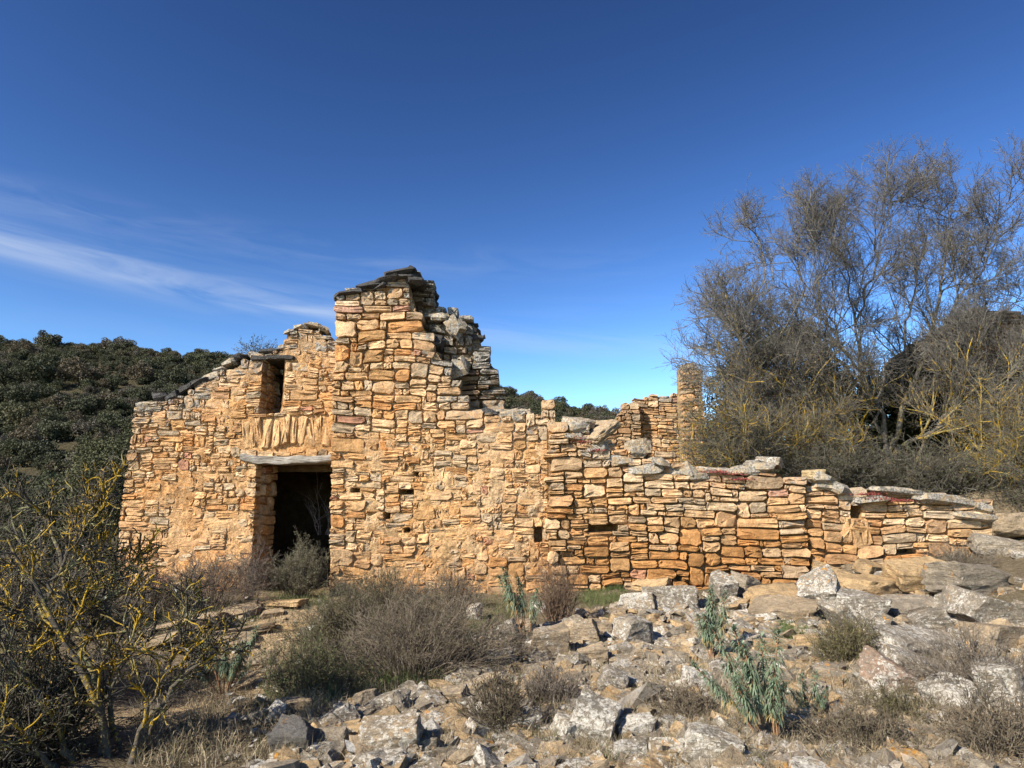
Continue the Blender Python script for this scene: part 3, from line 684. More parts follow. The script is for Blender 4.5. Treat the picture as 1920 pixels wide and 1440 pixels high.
# ---- fragments that stand further back
def fragment(name, label, pts, Y, seed, px0, px1, size, thick, cat='wall', zb=1.0, grey=.7, bright=1.0):
    rg = np.random.default_rng(seed); tp = profile(pts, Y); a = at(px0, 760, Y)[0]; b = at(px1, 760, Y)[0]; yf = flat(Y, seed)
    rt = empty(name, ((a + b) / 2, Y, zb), label, cat); its = []
    for r in pack(a, b, lambda u: 0 * u + zb, tp, [], lambda u, v: size, rg):
        cu, cv = (r[0] + r[1]) / 2, (r[2] + r[3]) / 2; c = tint(cu, cv, tp, rg, grey)
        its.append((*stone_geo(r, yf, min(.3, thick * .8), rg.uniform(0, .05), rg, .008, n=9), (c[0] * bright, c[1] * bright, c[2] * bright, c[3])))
    put_stones(rt, its)
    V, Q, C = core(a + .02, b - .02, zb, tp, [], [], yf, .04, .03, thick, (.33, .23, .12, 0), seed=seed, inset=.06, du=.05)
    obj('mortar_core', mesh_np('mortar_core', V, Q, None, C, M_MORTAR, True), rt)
    return rt
fragment('room_wall', 'pale ochre inner wall with rounded top standing behind the low wall', [(1185, 756), (1200, 748), (1235, 738), (1262, 738), (1300, 744)], 18.2, 61, 1190, 1300, (.30, .11), .6)
fragment('cross_wall', 'stepped broken wall end sloping down beside the pale inner wall', [(1135, 802), (1150, 790), (1165, 772), (1180, 760), (1202, 752)], 17.9, 62, 1136, 1200, (.26, .12), .9, bright=.8)
fragment('wall_pillar', 'narrow standing stone pillar between the inner wall and the bare tree', [(1278, 684), (1288, 673), (1302, 674), (1308, 692), (1322, 712)], 16.8, 63, 1280, 1322, (.24, .12), .55, cat='pillar', bright=.9)
fragment('wall_stub', 'small stub of stacked stones on top of the wall beside the gable', [(1016, 756), (1030, 752), (1046, 760)], 12.35, 64, 1017, 1046, (.20, .11), .35, cat='wall stub', zb=2.55)
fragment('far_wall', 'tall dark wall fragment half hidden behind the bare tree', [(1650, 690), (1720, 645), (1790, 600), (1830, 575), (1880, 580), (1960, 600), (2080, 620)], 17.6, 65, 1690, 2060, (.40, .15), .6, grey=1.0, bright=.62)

# ------------------------------------------------------------------ loose stones
def rock_template(seed, low=False):
    rg = np.random.default_rng(seed); bm = bmesh.new(); bmesh.ops.create_cube(bm, size=2.0)
    for v in bm.verts: v.co = Vector(v.co) + Vector(rg.uniform(-.22, .12, 3) * np.sign(v.co))
    for q in range(int(rg.integers(6, 10))):
        d = rg.normal(0, 1, 3); d /= np.linalg.norm(d); sup = max(float(np.dot(d, v.co)) for v in bm.verts)
        r_ = bmesh.ops.bisect_plane(bm, geom=bm.verts[:] + bm.edges[:] + bm.faces[:], plane_co=Vector(d * sup * rg.uniform(.70, .92)), plane_no=Vector(d), clear_outer=True)
        ed = [e for e in r_['geom_cut'] if isinstance(e, bmesh.types.BMEdge)]
        if len(ed) > 2: bmesh.ops.contextual_create(bm, geom=ed)
    bmesh.ops.remove_doubles(bm, verts=bm.verts[:], dist=.02)
    if not low: bmesh.ops.bevel(bm, geom=bm.edges[:], offset=.045, segments=1, affect='EDGES', profile=.6)
    bmesh.ops.triangulate(bm, faces=bm.faces[:])
    if not low: bmesh.ops.subdivide_edges(bm, edges=[e for e in bm.edges if e.calc_length() > .4], cuts=2, use_grid_fill=True)
    bmesh.ops.triangulate(bm, faces=bm.faces[:])
    if not low: bmesh.ops.subdivide_edges(bm, edges=[e for e in bm.edges if e.calc_length() > .22], cuts=1, use_grid_fill=True)
    bmesh.ops.triangulate(bm, faces=bm.faces[:])
    bmesh.ops.recalc_face_normals(bm, faces=bm.faces[:])
    co = np.array([v.co[:] for v in bm.verts]); d = .065 * fbm(co * np.array((2.2, 2.2, 4.5)) + seed * 7, 4, seed, .65)
    for v, c, k in zip(bm.verts, co, d): v.co = c * (1 + k)
    me = bpy.data.meshes.new('rubble_stone'); bm.to_mesh(me); bm.free()
    me.polygons.foreach_set('use_smooth', np.ones(len(me.polygons), bool)); me.set_sharp_from_angle(angle=R(32)); me.materials.append(M_RUB)
    return me
ROCKS = [rock_template(100 + i) for i in range(18)]
GREY = (.30, .245, .175); TAN = (.40, .295, .18); OC = (.48, .325, .165)
rng = np.random.default_rng(77); NROCK = 0
def loose(px, py, w, h, tilt, colr, lich, label, group=None, Y=None, name='rubble_stone', depth=None, sink=.2):
    """a stone of w x h photograph pixels whose middle shows at (px, py)"""
    p = hit(px, py + h * .34) if Y is None else at(px, py + h * .42, Y)
    k = float(np.linalg.norm(p - np.array((0, 0, EYE)))) / F
    hx, hz = w * k * .49, h * k * .46
    hy = (depth or max(hz * 1.1, hx * rng.uniform(.45, .75)))
    o = bpy.data.objects.new(name, ROCKS[int(rng.integers(len(ROCKS)))]); COL.objects.link(o)
    o.location = (p[0], p[1] + hy * .35, p[2] + hz * (1 - sink) * .95 if Y is None else at(px, py, Y)[2])
    o.rotation_euler = (rng.normal(.12, .16), -R(tilt), rng.normal(0, .35)); 
    o.scale = (hx, hy, hz); g_ = rng.uniform(.85, 1.15)
    o.color = (colr[0] * g_, colr[1] * g_, colr[2] * g_, lich)
    return tag(o, label, 'stone', group)
G1 = 'fallen stones of the rubble bank'; L1 = 'lichen-crusted fallen stone among the rubble before the low wall'
heroes = [
 (1547, 1121, 62, 72, 12, GREY, .95, 'upright dark boulder dotted with white lichen below the wall joint'),
 (1636, 1110, 108, 42, -2, OC, .1, 'broad bare ochre slab lying left of the largest bare ochre block'),
 (1729, 1089, 92, 52, 4, OC, .1, 'large bare ochre block resting high on the rubble bank'),
 (1821, 1097, 108, 52, -4, GREY, .45, 'wide grey slab beside the large bare ochre block'),
 (1576, 1084, 82, 24, -20, OC, .25, 'thin split ochre slab leaning down to the right at the wall foot'),
 (1594, 1066, 32, 20, 20, TAN, .4, L1), (1639, 1070, 62, 24, -8, OC, .2, L1),
 (1460, 1121, 96, 26, 5, OC, .15, 'long ochre slab lying flat on a second slab at the wall foot'),
 (1478, 1146, 104, 30, 3, TAN, .45, 'long grey and tan slab under the flat ochre slab'),
 (1626, 1150, 74, 62, -10, GREY, .85, 'spotted grey boulder under the broad bare ochre slab'),
 (1649, 1176, 36, 46, -20, GREY, .8, L1),
 (1710, 1147, 104, 34, 10, GREY, .6, 'streaked grey slab lying below the large bare ochre block'),
 (1749, 1175, 58, 42, 20, GREY, .75, L1), (1694, 1179, 54, 18, -30, TAN, .8, L1), (1808, 1163, 42, 42, 10, GREY, 1.0, L1),
 (1866, 1158, 124, 52, -20, GREY, .8, 'long grey slab sloping down to the right at the frame edge'),
 (1797, 1196, 32, 26, 0, GREY, 1.0, L1),
 (1716, 1222, 146, 52, -3, GREY, .85, 'widest flat-topped lichen block in the middle of the right bank'),
 (1729, 1268, 108, 48, -20, GREY, .95, 'white-crusted slab tilted right under the widest lichen block'),
 (1689, 1294, 112, 56, -30, (.32, .21, .14), .8, 'reddish rock with orange lichen overhanging a dark hollow'),
 (1803, 1326, 62, 62, 15, GREY, 1.0, 'white-crusted boulder half sunk in dry grass'),
 (1874, 1202, 100, 40, -8, TAN, .6, L1), (1600, 1180, 112, 26, -42, GREY, .85, 'long narrow slab sloping steeply beside the green tuft'),
 (1895, 1312, 66, 92, 10, GREY, .95, 'tall cracked white-crusted boulder at the right frame edge'),
 (1195, 1134, 64, 34, 4, TAN, 1.0, 'white-crusted block at the wall foot right of the green grass'),
 (1264, 1128, 94, 50, 8, GREY, .8, 'rounded grey boulder at the wall foot left of the split boulder'),
 (1361, 1109, 40, 52, 6, GREY, .85, 'split boulder with a dark shaded side at the wall foot'), (1399, 1102, 32, 42, -6, GREY, .5, L1),
 (1087, 1190, 70, 50, 4, TAN, .7, 'squared tan block left of the dark cavity in the rubble'), (1026, 1210, 70, 62, 8, TAN, .7, 'large tan boulder behind the first spiky plant'),
 (1155, 1167, 28, 32, 0, OC, .5, L1), (1190, 1187, 66, 52, -8, GREY, .85, 'dark cavity boulder spotted with lichen in mid rubble'),
 (1113, 1231, 54, 34, 10, TAN, .6, L1), (1171, 1243, 54, 20, -4, TAN, .8, L1), (1351, 1263, 30, 36, 8, GREY, .9, L1), (1311, 1290, 54, 40, -15, GREY, .9, L1),
 (1116, 1372, 76, 78, -14, GREY, 1.0, 'big white-crusted boulder at the bottom centre'), (1195, 1378, 60, 50, 12, GREY, 1.0, 'white-crusted stone right of the big white boulder'),
 (1258, 1412, 60, 36, 6, GREY, .95, L1), (1345, 1416, 96, 60, -12, GREY, 1.0, 'whitest lichen-covered boulder at the bottom edge'),
 (1066, 1308, 52, 30, -6, GREY, .9, L1), (1148, 1288, 44, 50, -24, GREY, .8, L1), (1264, 1326, 30, 42, 6, TAN, .9, L1), (1182, 1418, 56, 36, 0, GREY, 1.0, L1), (1063, 1378, 42, 50, -10, GREY, 1.0, L1),
 (927, 1202, 92, 38, 27, GREY, .8, 'tilted grey slab rising to the right behind the large dry shrub'), (953, 1217, 28, 36, 14, TAN, .6, L1), (927, 1240, 64, 40, 6, GREY, .9, L1),
 (724, 1333, 78, 48, 18, GREY, .75, 'tilted slab with a dark right side below the large dry shrub'), (683, 1322, 44, 42, 12, TAN, .6, L1), (633, 1358, 64, 44, 20, GREY, .9, L1),
 (661, 1384, 50, 28, 14, OC, .2, 'small bare ochre stone wedged in the lower rubble'), (730, 1396, 104, 62, 8, TAN, .9, 'large squared block spotted white at the bottom left of centre'),
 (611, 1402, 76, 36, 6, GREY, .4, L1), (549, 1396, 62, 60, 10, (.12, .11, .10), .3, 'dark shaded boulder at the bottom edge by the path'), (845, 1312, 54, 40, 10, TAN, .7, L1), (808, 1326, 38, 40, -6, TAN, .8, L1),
 (866, 1328, 50, 26, 8, GREY, .8, L1), (783, 1312, 36, 30, 30, GREY, .8, L1), (986, 1362, 66, 40, 4, GREY, 1.0, L1), (980, 1292, 70, 22, 30, OC, .3, 'narrow ochre slab slanting up to the right in mid rubble'),
 (1067, 1338, 44, 30, 0, GREY, .9, L1), (505, 1152, 38, 13, 4, TAN, .2, 'small flat stone alone on the sandy path'), (549, 1326, 54, 24, 0, TAN, .4, L1), (1010, 1262, 60, 22, 6, TAN, .6, L1),
 (700, 1426, 110, 22, 4, GREY, .9, L1), (505, 1062, 36, 22, 20, OC, .1, 'ochre stone on the doorway threshold'), (694, 1082, 34, 36, 8, OC, .1, 'pointed ochre stone standing at the gable foot'), (1220, 1098, 70, 30, -4, OC, .1, 'ochre footing stone under the dry stone wall'),
 (895, 1345, 46, 30, 10, GREY, .9, L1), (905, 1290, 60, 30, 20, TAN, .7, L1), (880, 1270, 40, 26, -8, GREY, .8, L1), (770, 1380, 40, 26, 0, TAN, .7, L1), (600, 1150, 36, 12, 8, TAN, .2, L1), (1010, 1140, 30, 24, 6, TAN, .9, L1), (890, 1150, 24, 30, 0, TAN, 1.0, L1)]
PLAIN0 = []
for h_ in heroes:
    o = loose(*h_, group=G1 if h_[7] == L1 else None)
    if h_[7] == L1: PLAIN0.append((o, h_[0], h_[1], h_[2], h_[5]))
for (px, py, w, h, tl, lab) in [(330, 1172, 140, 18, 12, 'long pale bedrock ledge on the crest of the shaded bank'), (425, 1152, 110, 15, 10, 'thin bedrock ledge beside the dry shrub at the house foot'), (285, 1204, 120, 18, 14, 'shaded bedrock ledge low on the bank behind the lichen bush'), (385, 1212, 140, 18, 6, 'wide shaded bedrock ledge in the middle of the bank'),
        (455, 1186, 96, 15, 8, 'flat ledge where the bank meets the sandy path'), (528, 1132, 84, 13, 4, 'flat ochre ledge across the upper sandy path'), (545, 1176, 70, 13, 4, 'pale flat ledge across the lower sandy path'), (345, 1250, 120, 17, 8, 'dark ledge under the wide shaded ledge'), (470, 1240, 80, 14, 6, 'small ledge above the spurge in shadow')]:
    loose(px, py, w, h, tl, TAN if px < 500 else OC, .35 if px < 500 else .1, lab, name='rock_ledge', sink=.5)
# stones resting on the walls
loose(1122, 812, 66, 26, 32, TAN, .5, 'big slab tipped up on the wall top near the stub', Y=11.9, depth=.3, name='loose_slab')
loose(1200, 838, 50, 36, 2, TAN, .7, 'squared block on the wall top casting a shadow to its right', Y=11.95, depth=.24, name='loose_block')
loose(1530, 892, 30, 26, 2, (.5, .37, .2), .15, 'small squared pale block alone on top of the low wall', Y=11.9, depth=.14, name='loose_block')
loose(1445, 866, 44, 18, -6, GREY, .8, 'grey slab on the wall top in front of the bare tree', Y=12.05, depth=.2, name='loose_slab')
loose(1086, 792, 46, 20, 2, TAN, .8, 'flat spotted slab between the wall stub and the tipped slab', Y=12.0, depth=.25, name='loose_slab')
loose(1890, 1030, 84, 36, -12, GREY, .7, 'grey slab lying against the end of the low wall', Y=11.3, depth=.3); loose(1900, 985, 70, 40, 4, TAN, .5, 'tan block at the far end of the low wall', Y=11.9, depth=.35)
# scattered rubble
taken = [(h_[0], h_[1], max(h_[2], h_[3])) for h_ in heroes]
PLAIN = []

cnt = 0; tries = 0; small = Acc()
def in_rubble(px, py):
    left = np.interp(py, [1090, 1130, 1200, 1290, 1330, 1380, 1440], [1540, 1180, 900, 820, 640, 560, 520]); top = np.interp(px, [500, 900, 1100, 1500, 1560, 1700, 1930], [1300, 1150, 1130, 1115, 1075, 1050, 1020])
    return px > left and py > top
while cnt < 215 and tries < 9000:
    tries += 1; px, py = rng.uniform(520, 1960), rng.uniform(1030, 1470)
    if not in_rubble(px, py): continue
    s = (py - 700) / 520. ; w = float(rng.lognormal(math.log(27), .36)) * s
    if any(abs(px - a) < (b_ + w) * .36 and abs(py - c) < (b_ + w) * .30 for a, c, b_ in taken): continue
    taken.append((px, py, w)); cnt += 1
    gcol = [GREY, GREY, TAN, OC][int(rng.integers(4))]
    o = loose(px, py, w, w * rng.uniform(.32, .8), rng.normal(0, 18), gcol, rng.uniform(.5, 1.0) if gcol != OC else rng.uniform(.2, .6), L1, G1, sink=.4); PLAIN.append((o, px, py, w, gcol))
n_r = 9000; C = np.stack([rng.uniform(500, 2500, n_r), rng.uniform(1000, 1500, n_r)], -1); C = C[np.array([in_rubble(*c) for c in C])]; n_r = len(C)
a_ = (C[:, 0] - 960) / F; b_ = (720 - C[:, 1]) / F; ry = math.cos(TH) - b_ * math.sin(TH); rz = math.sin(TH) + b_ * math.cos(TH); Yv = np.full(n_r, 3.2)
for _ in range(40): Yv = np.clip(Yv + (EYE + rz * Yv / ry - Hq(a_ * Yv / ry, Yv)) * .9 / np.maximum(.12, -rz / ry), 2.5, 14)
ok = Yv < 11.4; a_, ry, Yv = a_[ok], ry[ok], Yv[ok]; xv = a_ * Yv / ry
LOW = []
for i_ in range(10):
    me = rock_template(300 + i_, low=True); V = np.empty(len(me.vertices) * 3); me.vertices.foreach_get('co', V); me.calc_loop_triangles(); Tt = np.empty(len(me.loop_triangles) * 3, np.int32); me.loop_triangles.foreach_get('vertices', Tt); LOW.append((V.reshape(-1, 3), Tt.reshape(-1, 3))); bpy.data.meshes.remove(me)
acc = Acc()
for x_, y_ in zip(xv, Yv):
    V, Tt = LOW[int(rng.integers(10))]; s_ = float(np.clip(rng.lognormal(math.log(.066), .40), .025, .115)); M_ = np.array(Euler((rng.normal(0, .3), rng.normal(0, .3), rng.uniform(0, 6.28))).to_matrix())
    V = (V * np.array((s_, s_ * rng.uniform(.55, .95), s_ * rng.uniform(.22, .55)))) @ M_.T + np.array((x_, y_, float(Hq(x_, y_)) + s_ * .22)); g_ = rng.uniform(.75, 1.2)
    cl_ = np.array([GREY, GREY, TAN, OC][int(rng.integers(4))]) * g_; acc.add(V, None, Tt, (*cl_, rng.uniform(.3, 1.0)))
tag(obj('rubble', acc.mesh('rubble', M_RUBS, True, 32)), 'broken flat stones packed between the larger fallen stones', 'rubble', kind='stuff')
marks = [(h_[0], h_[1], max(h_[2], h_[3]), h_[7]) for h_ in heroes if h_[7] != L1]
SHORT = {}
for (mx, my, mw, lab) in marks:
    SHORT[lab] = ' '.join(lab.split()[:9])
ORD = ['', 'second ', 'third ', 'fourth ', 'fifth ', 'sixth ', 'seventh ', 'eighth ', 'ninth ', 'tenth ', 'eleventh ', 'twelfth ', 'thirteenth ', 'fourteenth ', 'fifteenth ']
MARKNAME = [(1547, 1121, 'upright white-dotted boulder'), (1729, 1089, 'large bare ochre block'), (1821, 1097, 'wide grey slab on the bank'), (1460, 1121, 'long flat ochre slab'), (1716, 1222, 'widest flat-topped lichen block'), (1689, 1294, 'reddish orange-lichened rock'),
            (1803, 1326, 'white boulder in dry grass'), (1895, 1312, 'tall cracked white boulder'), (1195, 1134, 'white block at the wall foot'), (1361, 1109, 'split boulder'), (1087, 1190, 'squared tan block'), (1190, 1187, 'dark cavity boulder'), (1116, 1372, 'big white boulder at bottom centre'),
            (1345, 1416, 'whitest boulder at the bottom'), (927, 1202, 'tilted grey slab'), (724, 1333, 'tilted dark-sided slab'), (730, 1396, 'large squared spotted block'), (661, 1384, 'small bare ochre stone'), (980, 1292, 'narrow slanting ochre slab'), (549, 1396, 'dark shaded boulder'),
            (1440, 1330, 'biggest spurge clump'), (1335, 1170, 'spurge by the split boulder'), (1600, 1180, 'long steep narrow slab'), (505, 1152, 'flat stone on the path')]
buckets = {}
for (o, px, py, w, gc_) in PLAIN0 + PLAIN:
    d, nm, mx, my = min((math.hypot((px - a) * .8, py - b), n_, a, b) for a, b, n_ in MARKNAME)
    side = ('right of' if px > mx else 'left of') if abs(px - mx) > 1.1 * abs(py - my) else ('below' if py > my else 'above')
    hue = 'ochre' if gc_ is OC else ('tan' if gc_ is TAN else 'grey')
    buckets.setdefault((hue, side, nm), []).append((d, o))
for (hue, side, nm), lst in buckets.items():
    for k_, (d, o) in enumerate(sorted(lst, key=lambda t: t[0])):
        o['label'] = '%s%s lichen-spotted fallen stone %s the %s' % (ORD[min(k_, 14)] or ('nearest ' if len(lst) > 1 else ''), hue, side, nm)
# ------------------------------------------------------------------ branch growth
def tubes(acc, P, Rr, sides, col):
    n, k, _ = P.shape; Tn = np.empty_like(P); Tn[:, 1:-1] = P[:, 2:] - P[:, :-2]; Tn[:, 0] = P[:, 1] - P[:, 0]; Tn[:, -1] = P[:, -1] - P[:, -2]; Tn = unit(Tn)
    ref = np.where(np.abs(Tn[:, :1, 2:3]) > .8, np.array((1., .2, 0)), np.array((.1, .1, 1.))); ref = np.broadcast_to(ref, P.shape)
    A = unit(np.cross(Tn, ref)); B = np.cross(Tn, A); a = np.arange(sides) / sides * 2 * math.pi
    V = P[:, :, None, :] + Rr[:, :, None, None] * (A[:, :, None, :] * np.cos(a)[:, None] + B[:, :, None, :] * np.sin(a)[:, None])
    I = np.arange(n * k * sides).reshape(n, k, sides); J = np.roll(I, -1, axis=2)
    Q = np.stack([I[:, :-1], J[:, :-1], J[:, 1:], I[:, 1:]], -1).reshape(-1, 4)
    c = np.asarray(col, float)
    if c.ndim == 2: c = np.repeat(c, k * sides, axis=0)
    acc.add(V.reshape(-1, 3), Q, None, c)
def resample(pts, rad, k):
    pts = np.asarray(pts, float); s = np.concatenate([[0], np.cumsum(np.linalg.norm(np.diff(pts, axis=0), axis=1))]); t = np.linspace(0, s[-1], k)
    return np.stack([np.interp(t, s, pts[:, i]) for i in range(3)], -1), np.interp(t, s, rad)
def grow(P, Rr, nch, rng, L, k, spread, up=.0, wig=.2, rs=.6, tmin=.2, tip=.35, fall=.5, tmax=1.0):
    n, kp, _ = P.shape; ii = np.repeat(np.arange(n), nch); m = len(ii); t = rng.uniform(tmin, tmax, m)
    f = t * (kp - 1); i = np.minimum(f.astype(int), kp - 2); fr = (f - i)[:, None]
    S = P[ii, i] * (1 - fr) + P[ii, i + 1] * fr; r0 = (Rr[ii, i] * (1 - fr[:, 0]) + Rr[ii, i + 1] * fr[:, 0]) * rs * rng.uniform(.7, 1.1, m)
    tg = unit(P[ii, i + 1] - P[ii, i]); rv = unit(rng.normal(0, 1, (m, 3))); pp = unit(rv - tg * (rv * tg).sum(-1, keepdims=True))
    sp = np.radians(rng.uniform(spread[0], spread[1], m))[:, None]; d = tg * np.cos(sp) + pp * np.sin(sp)
    ln = rng.uniform(L[0], L[1], m) * (1 - fall * t) ; out = np.empty((m, k, 3)); out[:, 0] = S; st = (ln / (k - 1))[:, None]
    for q in range(1, k):
        d = unit(d + rng.normal(0, wig, (m, 3)) + np.array((0, 0, up))); out[:, q] = out[:, q - 1] + d * st
    return out, r0[:, None] * np.linspace(1, tip, k)[None]
def leaf_cards(acc, C, size, rng, col, jit=.25, aspect=.5, up=0.0, nrm=None):
    n = len(C); d = unit(rng.normal(0, 1, (n, 3)) + np.array((0, 0, up))); e = unit(np.cross(d, rng.normal(0, 1, (n, 3))))
    s = (size * rng.uniform(.6, 1.35, n))[:, None]; C = np.asarray(C)
    V = np.stack([C - d * s * .5, C + e * s * aspect * .5, C + d * s * .5, C - e * s * aspect * .5], 1).reshape(-1, 3)
    c = np.asarray(col, float)
    if c.ndim == 1: c = np.tile(c, (n, 1))
    c = c * rng.uniform(1 - jit, 1 + jit, (n, 1)); c = np.concatenate([c[:, :3], np.zeros((n, 1))], 1)
    acc.add(V, np.arange(4 * n).reshape(n, 4), None, np.repeat(c, 4, axis=0))

# ---- the large bare tree behind the low wall
rng = np.random.default_rng(5); YT = 15.4
base_pt = np.array(at(1668, 905, YT)); 
root = empty('bare_tree', tuple(base_pt - np.array((0, 0, .5))), 'large bare many-stemmed tree with yellow lichen on its lower branches', 'tree')
def limb(pts, y0, y1, r0, r1, k=16):
    W = [at(p, q, y0 + (y1 - y0) * i / (len(pts) - 1)) for i, (p, q) in enumerate(pts)]
    return resample(W, np.linspace(r0, r1, len(pts)), k)
limbs = [limb([(1668, 905), (1658, 800), (1640, 740), (1612, 680), (1602, 600), (1592, 520), (1574, 460), (1562, 430)], 15.4, 15.1, .10, .018),
 limb([(1665, 880), (1692, 770), (1742, 660), (1762, 560), (1772, 480), (1786, 420), (1792, 370)], 15.4, 15.9, .11, .016),
 limb([(1660, 860), (1600, 790), (1540, 752), (1470, 722), (1410, 704), (1375, 696)], 15.4, 13.8, .075, .014),
 limb([(1655, 850), (1572, 760), (1505, 690), (1455, 600), (1432, 500), (1420, 440)], 15.4, 15.9, .08, .014),
 limb([(1675, 860), (1760, 800), (1850, 740), (1920, 690), (1990, 640)], 15.4, 13.9, .085, .02),
 limb([(1625, 720), (1562, 620), (1502, 520), (1478, 470), (1480, 440)], 15.3, 14.6, .05, .012),
 limb([(1742, 660), (1802, 560), (1862, 470), (1884, 390), (1888, 350)], 15.6, 15.0, .055, .012),
 limb([(1690, 880), (1800, 872), (1880, 822), (1960, 780)], 15.3, 13.6, .07, .02),
 limb([(1640, 880), (1540, 842), (1440, 822), (1385, 808)], 15.3, 13.5, .065, .013),
 limb([(1602, 610), (1642, 500), (1652, 440), (1676, 390), (1684, 370)], 15.2, 16.2, .045, .012),
 limb([(1470, 722), (1400, 660), (1365, 610), (1345, 560)], 14.4, 14.9, .035, .010),
 limb([(1700, 760), (1790, 680), (1870, 600), (1930, 530)], 15.4, 16.4, .06, .014),
 limb([(1690, 740), (1700, 620), (1720, 510), (1728, 440), (1734, 390)], 15.5, 16.3, .06, .012),
 limb([(1655, 820), (1640, 760), (1590, 700), (1540, 620), (1530, 520), (1540, 430)], 15.4, 14.2, .06, .012),
 limb([(1640, 800), (1560, 800), (1460, 790), (1400, 765), (1365, 750)], 15.4, 16.2, .055, .012),
 limb([(1630, 905), (1560, 820), (1500, 780), (1440, 700), (1400, 620)], 15.2, 14.4, .05, .012), limb([(1700, 905), (1740, 820), (1790, 770), (1830, 690), (1850, 600)], 15.2, 14.6, .06, .012),
 limb([(1610, 905), (1520, 870), (1440, 860), (1370, 850)], 14.6, 13.2, .045, .012), limb([(1730, 905), (1810, 830), (1890, 790), (1960, 700)], 15.6, 16.4, .06, .014), limb([(1760, 905), (1840, 880), (1910, 860), (1980, 840)], 14.4, 13.2, .05, .014)]
P0 = np.stack([l_[0] for l_ in limbs]); R0 = np.stack([l_[1] for l_ in limbs]); R0 = .68 * R0 * np.linspace(1, .35, R0.shape[1])[None] ** .8; P0[:, 1:-1] += rng.normal(0, .055, P0[:, 1:-1].shape)
def lich(P, hi, lo):    # lichen grows thick on the low branches
    z = P[:, 0, 2]; return np.interp(z, [2.0, 4.2, 6.0], [hi, (hi + lo) / 2, lo])
def bark_col(P, base, hi, lo, rng): 
    n = len(P); return np.concatenate([np.asarray(base)[None] * rng.uniform(.75, 1.25, (n, 1)), np.clip(lich(P, hi, lo)[:, None] + rng.normal(0, .15, (n, 1)), 0, 1)], 1)
acc = Acc()
for a_, b_ in zip(P0, R0): pass
for i_ in range(len(P0)):
    a2 = Acc(); tubes(a2, P0[i_:i_ + 1], R0[i_:i_ + 1], 8, bark_col(P0[i_:i_ + 1], (.105, .095, .08), .66, .22, rng)); 
    obj('trunk' if i_ < 2 else 'limb', a2.mesh('limb', M_BARK, True), root)
P1, R1 = grow(P0, np.maximum(R0, .014), 21, rng, (1.0, 2.3), 9, (22, 64), .06, .17, .55, .15, .35, .35)
P2, R2 = grow(P1, R1, 9, rng, (.45, 1.05), 7, (20, 55), .08, .20, .55, .15, .4, .45)
P3, R3 = grow(P2, np.maximum(R2, .005), 6, rng, (.22, .6), 5, (18, 55), .07, .22, .6, .15, .5, .4)
P4, R4 = grow(P3, np.maximum(R3, .0038), 3, rng, (.08, .28), 3, (20, 60), .05, .2, .8, .2, .6, .3)
acc = Acc(); tubes(acc, P1, np.maximum(R1 * 1.25, .010), 5, bark_col(P1, (.13, .122, .105), .98, .25, rng)); tubes(acc, P2, np.maximum(R2 * 1.15, .006), 4, bark_col(P2, (.135, .126, .11), .98, .1, rng))
o = obj('branches', acc.mesh('branches', M_BARK, True), root)
acc = Acc(); tubes(acc, P3, np.clip(R3, .0034, .006), 3, bark_col(P3, (.145, .135, .118), .90, 0, rng)); tubes(acc, P4, np.clip(R4, .0028, .0036), 3, bark_col(P4, (.15, .138, .12), .7, 0, rng))
o = obj('twigs', acc.mesh('twigs', M_BARK, True), root)

# ---- evergreen crowns behind it
def crown_points(rng, c, rx, ry, rz, nclump, per, rc):
    out = []; d = unit(rng.normal(0, 1, (nclump, 3))); r = rng.uniform(.35, 1.0, (nclump, 1)) ** .6
    cc = np.asarray(c) + d * r * np.array((rx, ry, rz)); 
    for q in cc:
        dd = unit(rng.normal(0, 1, (per, 3))); rr = rng.uniform(.25, 1, (per, 1)) ** .5
        out.append(q + dd * rr * rc * rng.uniform(.7, 1.25) * np.array((1, 1, .8)))
    return np.concatenate(out), cc
def evergreen(name, label, c, r, rng, nclump, per, rc, leaf, col, trunk_base, group=None, tr=.12):
    root = empty(name, trunk_base, label, 'tree', group); pts, cc = crown_points(rng, c, *r, nclump, per, rc)
    acc = Acc(); col = np.asarray(col); cols = col[None] * (1 + .35 * vn(pts * 1.2, 3)[:, None]) ; leaf_cards(acc, pts, leaf, rng, cols, .3, .55, .3)
    obj('crown', acc.mesh('crown', M_LEAF), root)
    acc = Acc(); tb = np.asarray(trunk_base, float); top = np.asarray(c, float)
    P, Rr = resample([tb, tb * .5 + top * .5 + rng.normal(0, .1, 3), top], [tr, tr * .8, tr * .4], 8); tubes(acc, P[None], Rr[None], 7, (.07, .06, .05, .1))
    sel = cc[rng.choice(len(cc), min(14, len(cc)), False)]
    for q in sel:
        s = P[int(rng.integers(3, 8))]; p2, r2 = resample([s, (s + q) / 2 + rng.normal(0, .12, 3), q], [tr * .4, tr * .25, tr * .1], 6); tubes(acc, p2[None], r2[None], 5, (.07, .06, .05, .1))
    obj('trunk', acc.mesh('trunk', M_BARK, True), root); return root
rng = np.random.default_rng(9)
def ev_px(px, py, Y, rx, ry, rz): 
    c = at(px, py, Y); return c, (rx, ry, rz)
DG = (.05, .056, .026)
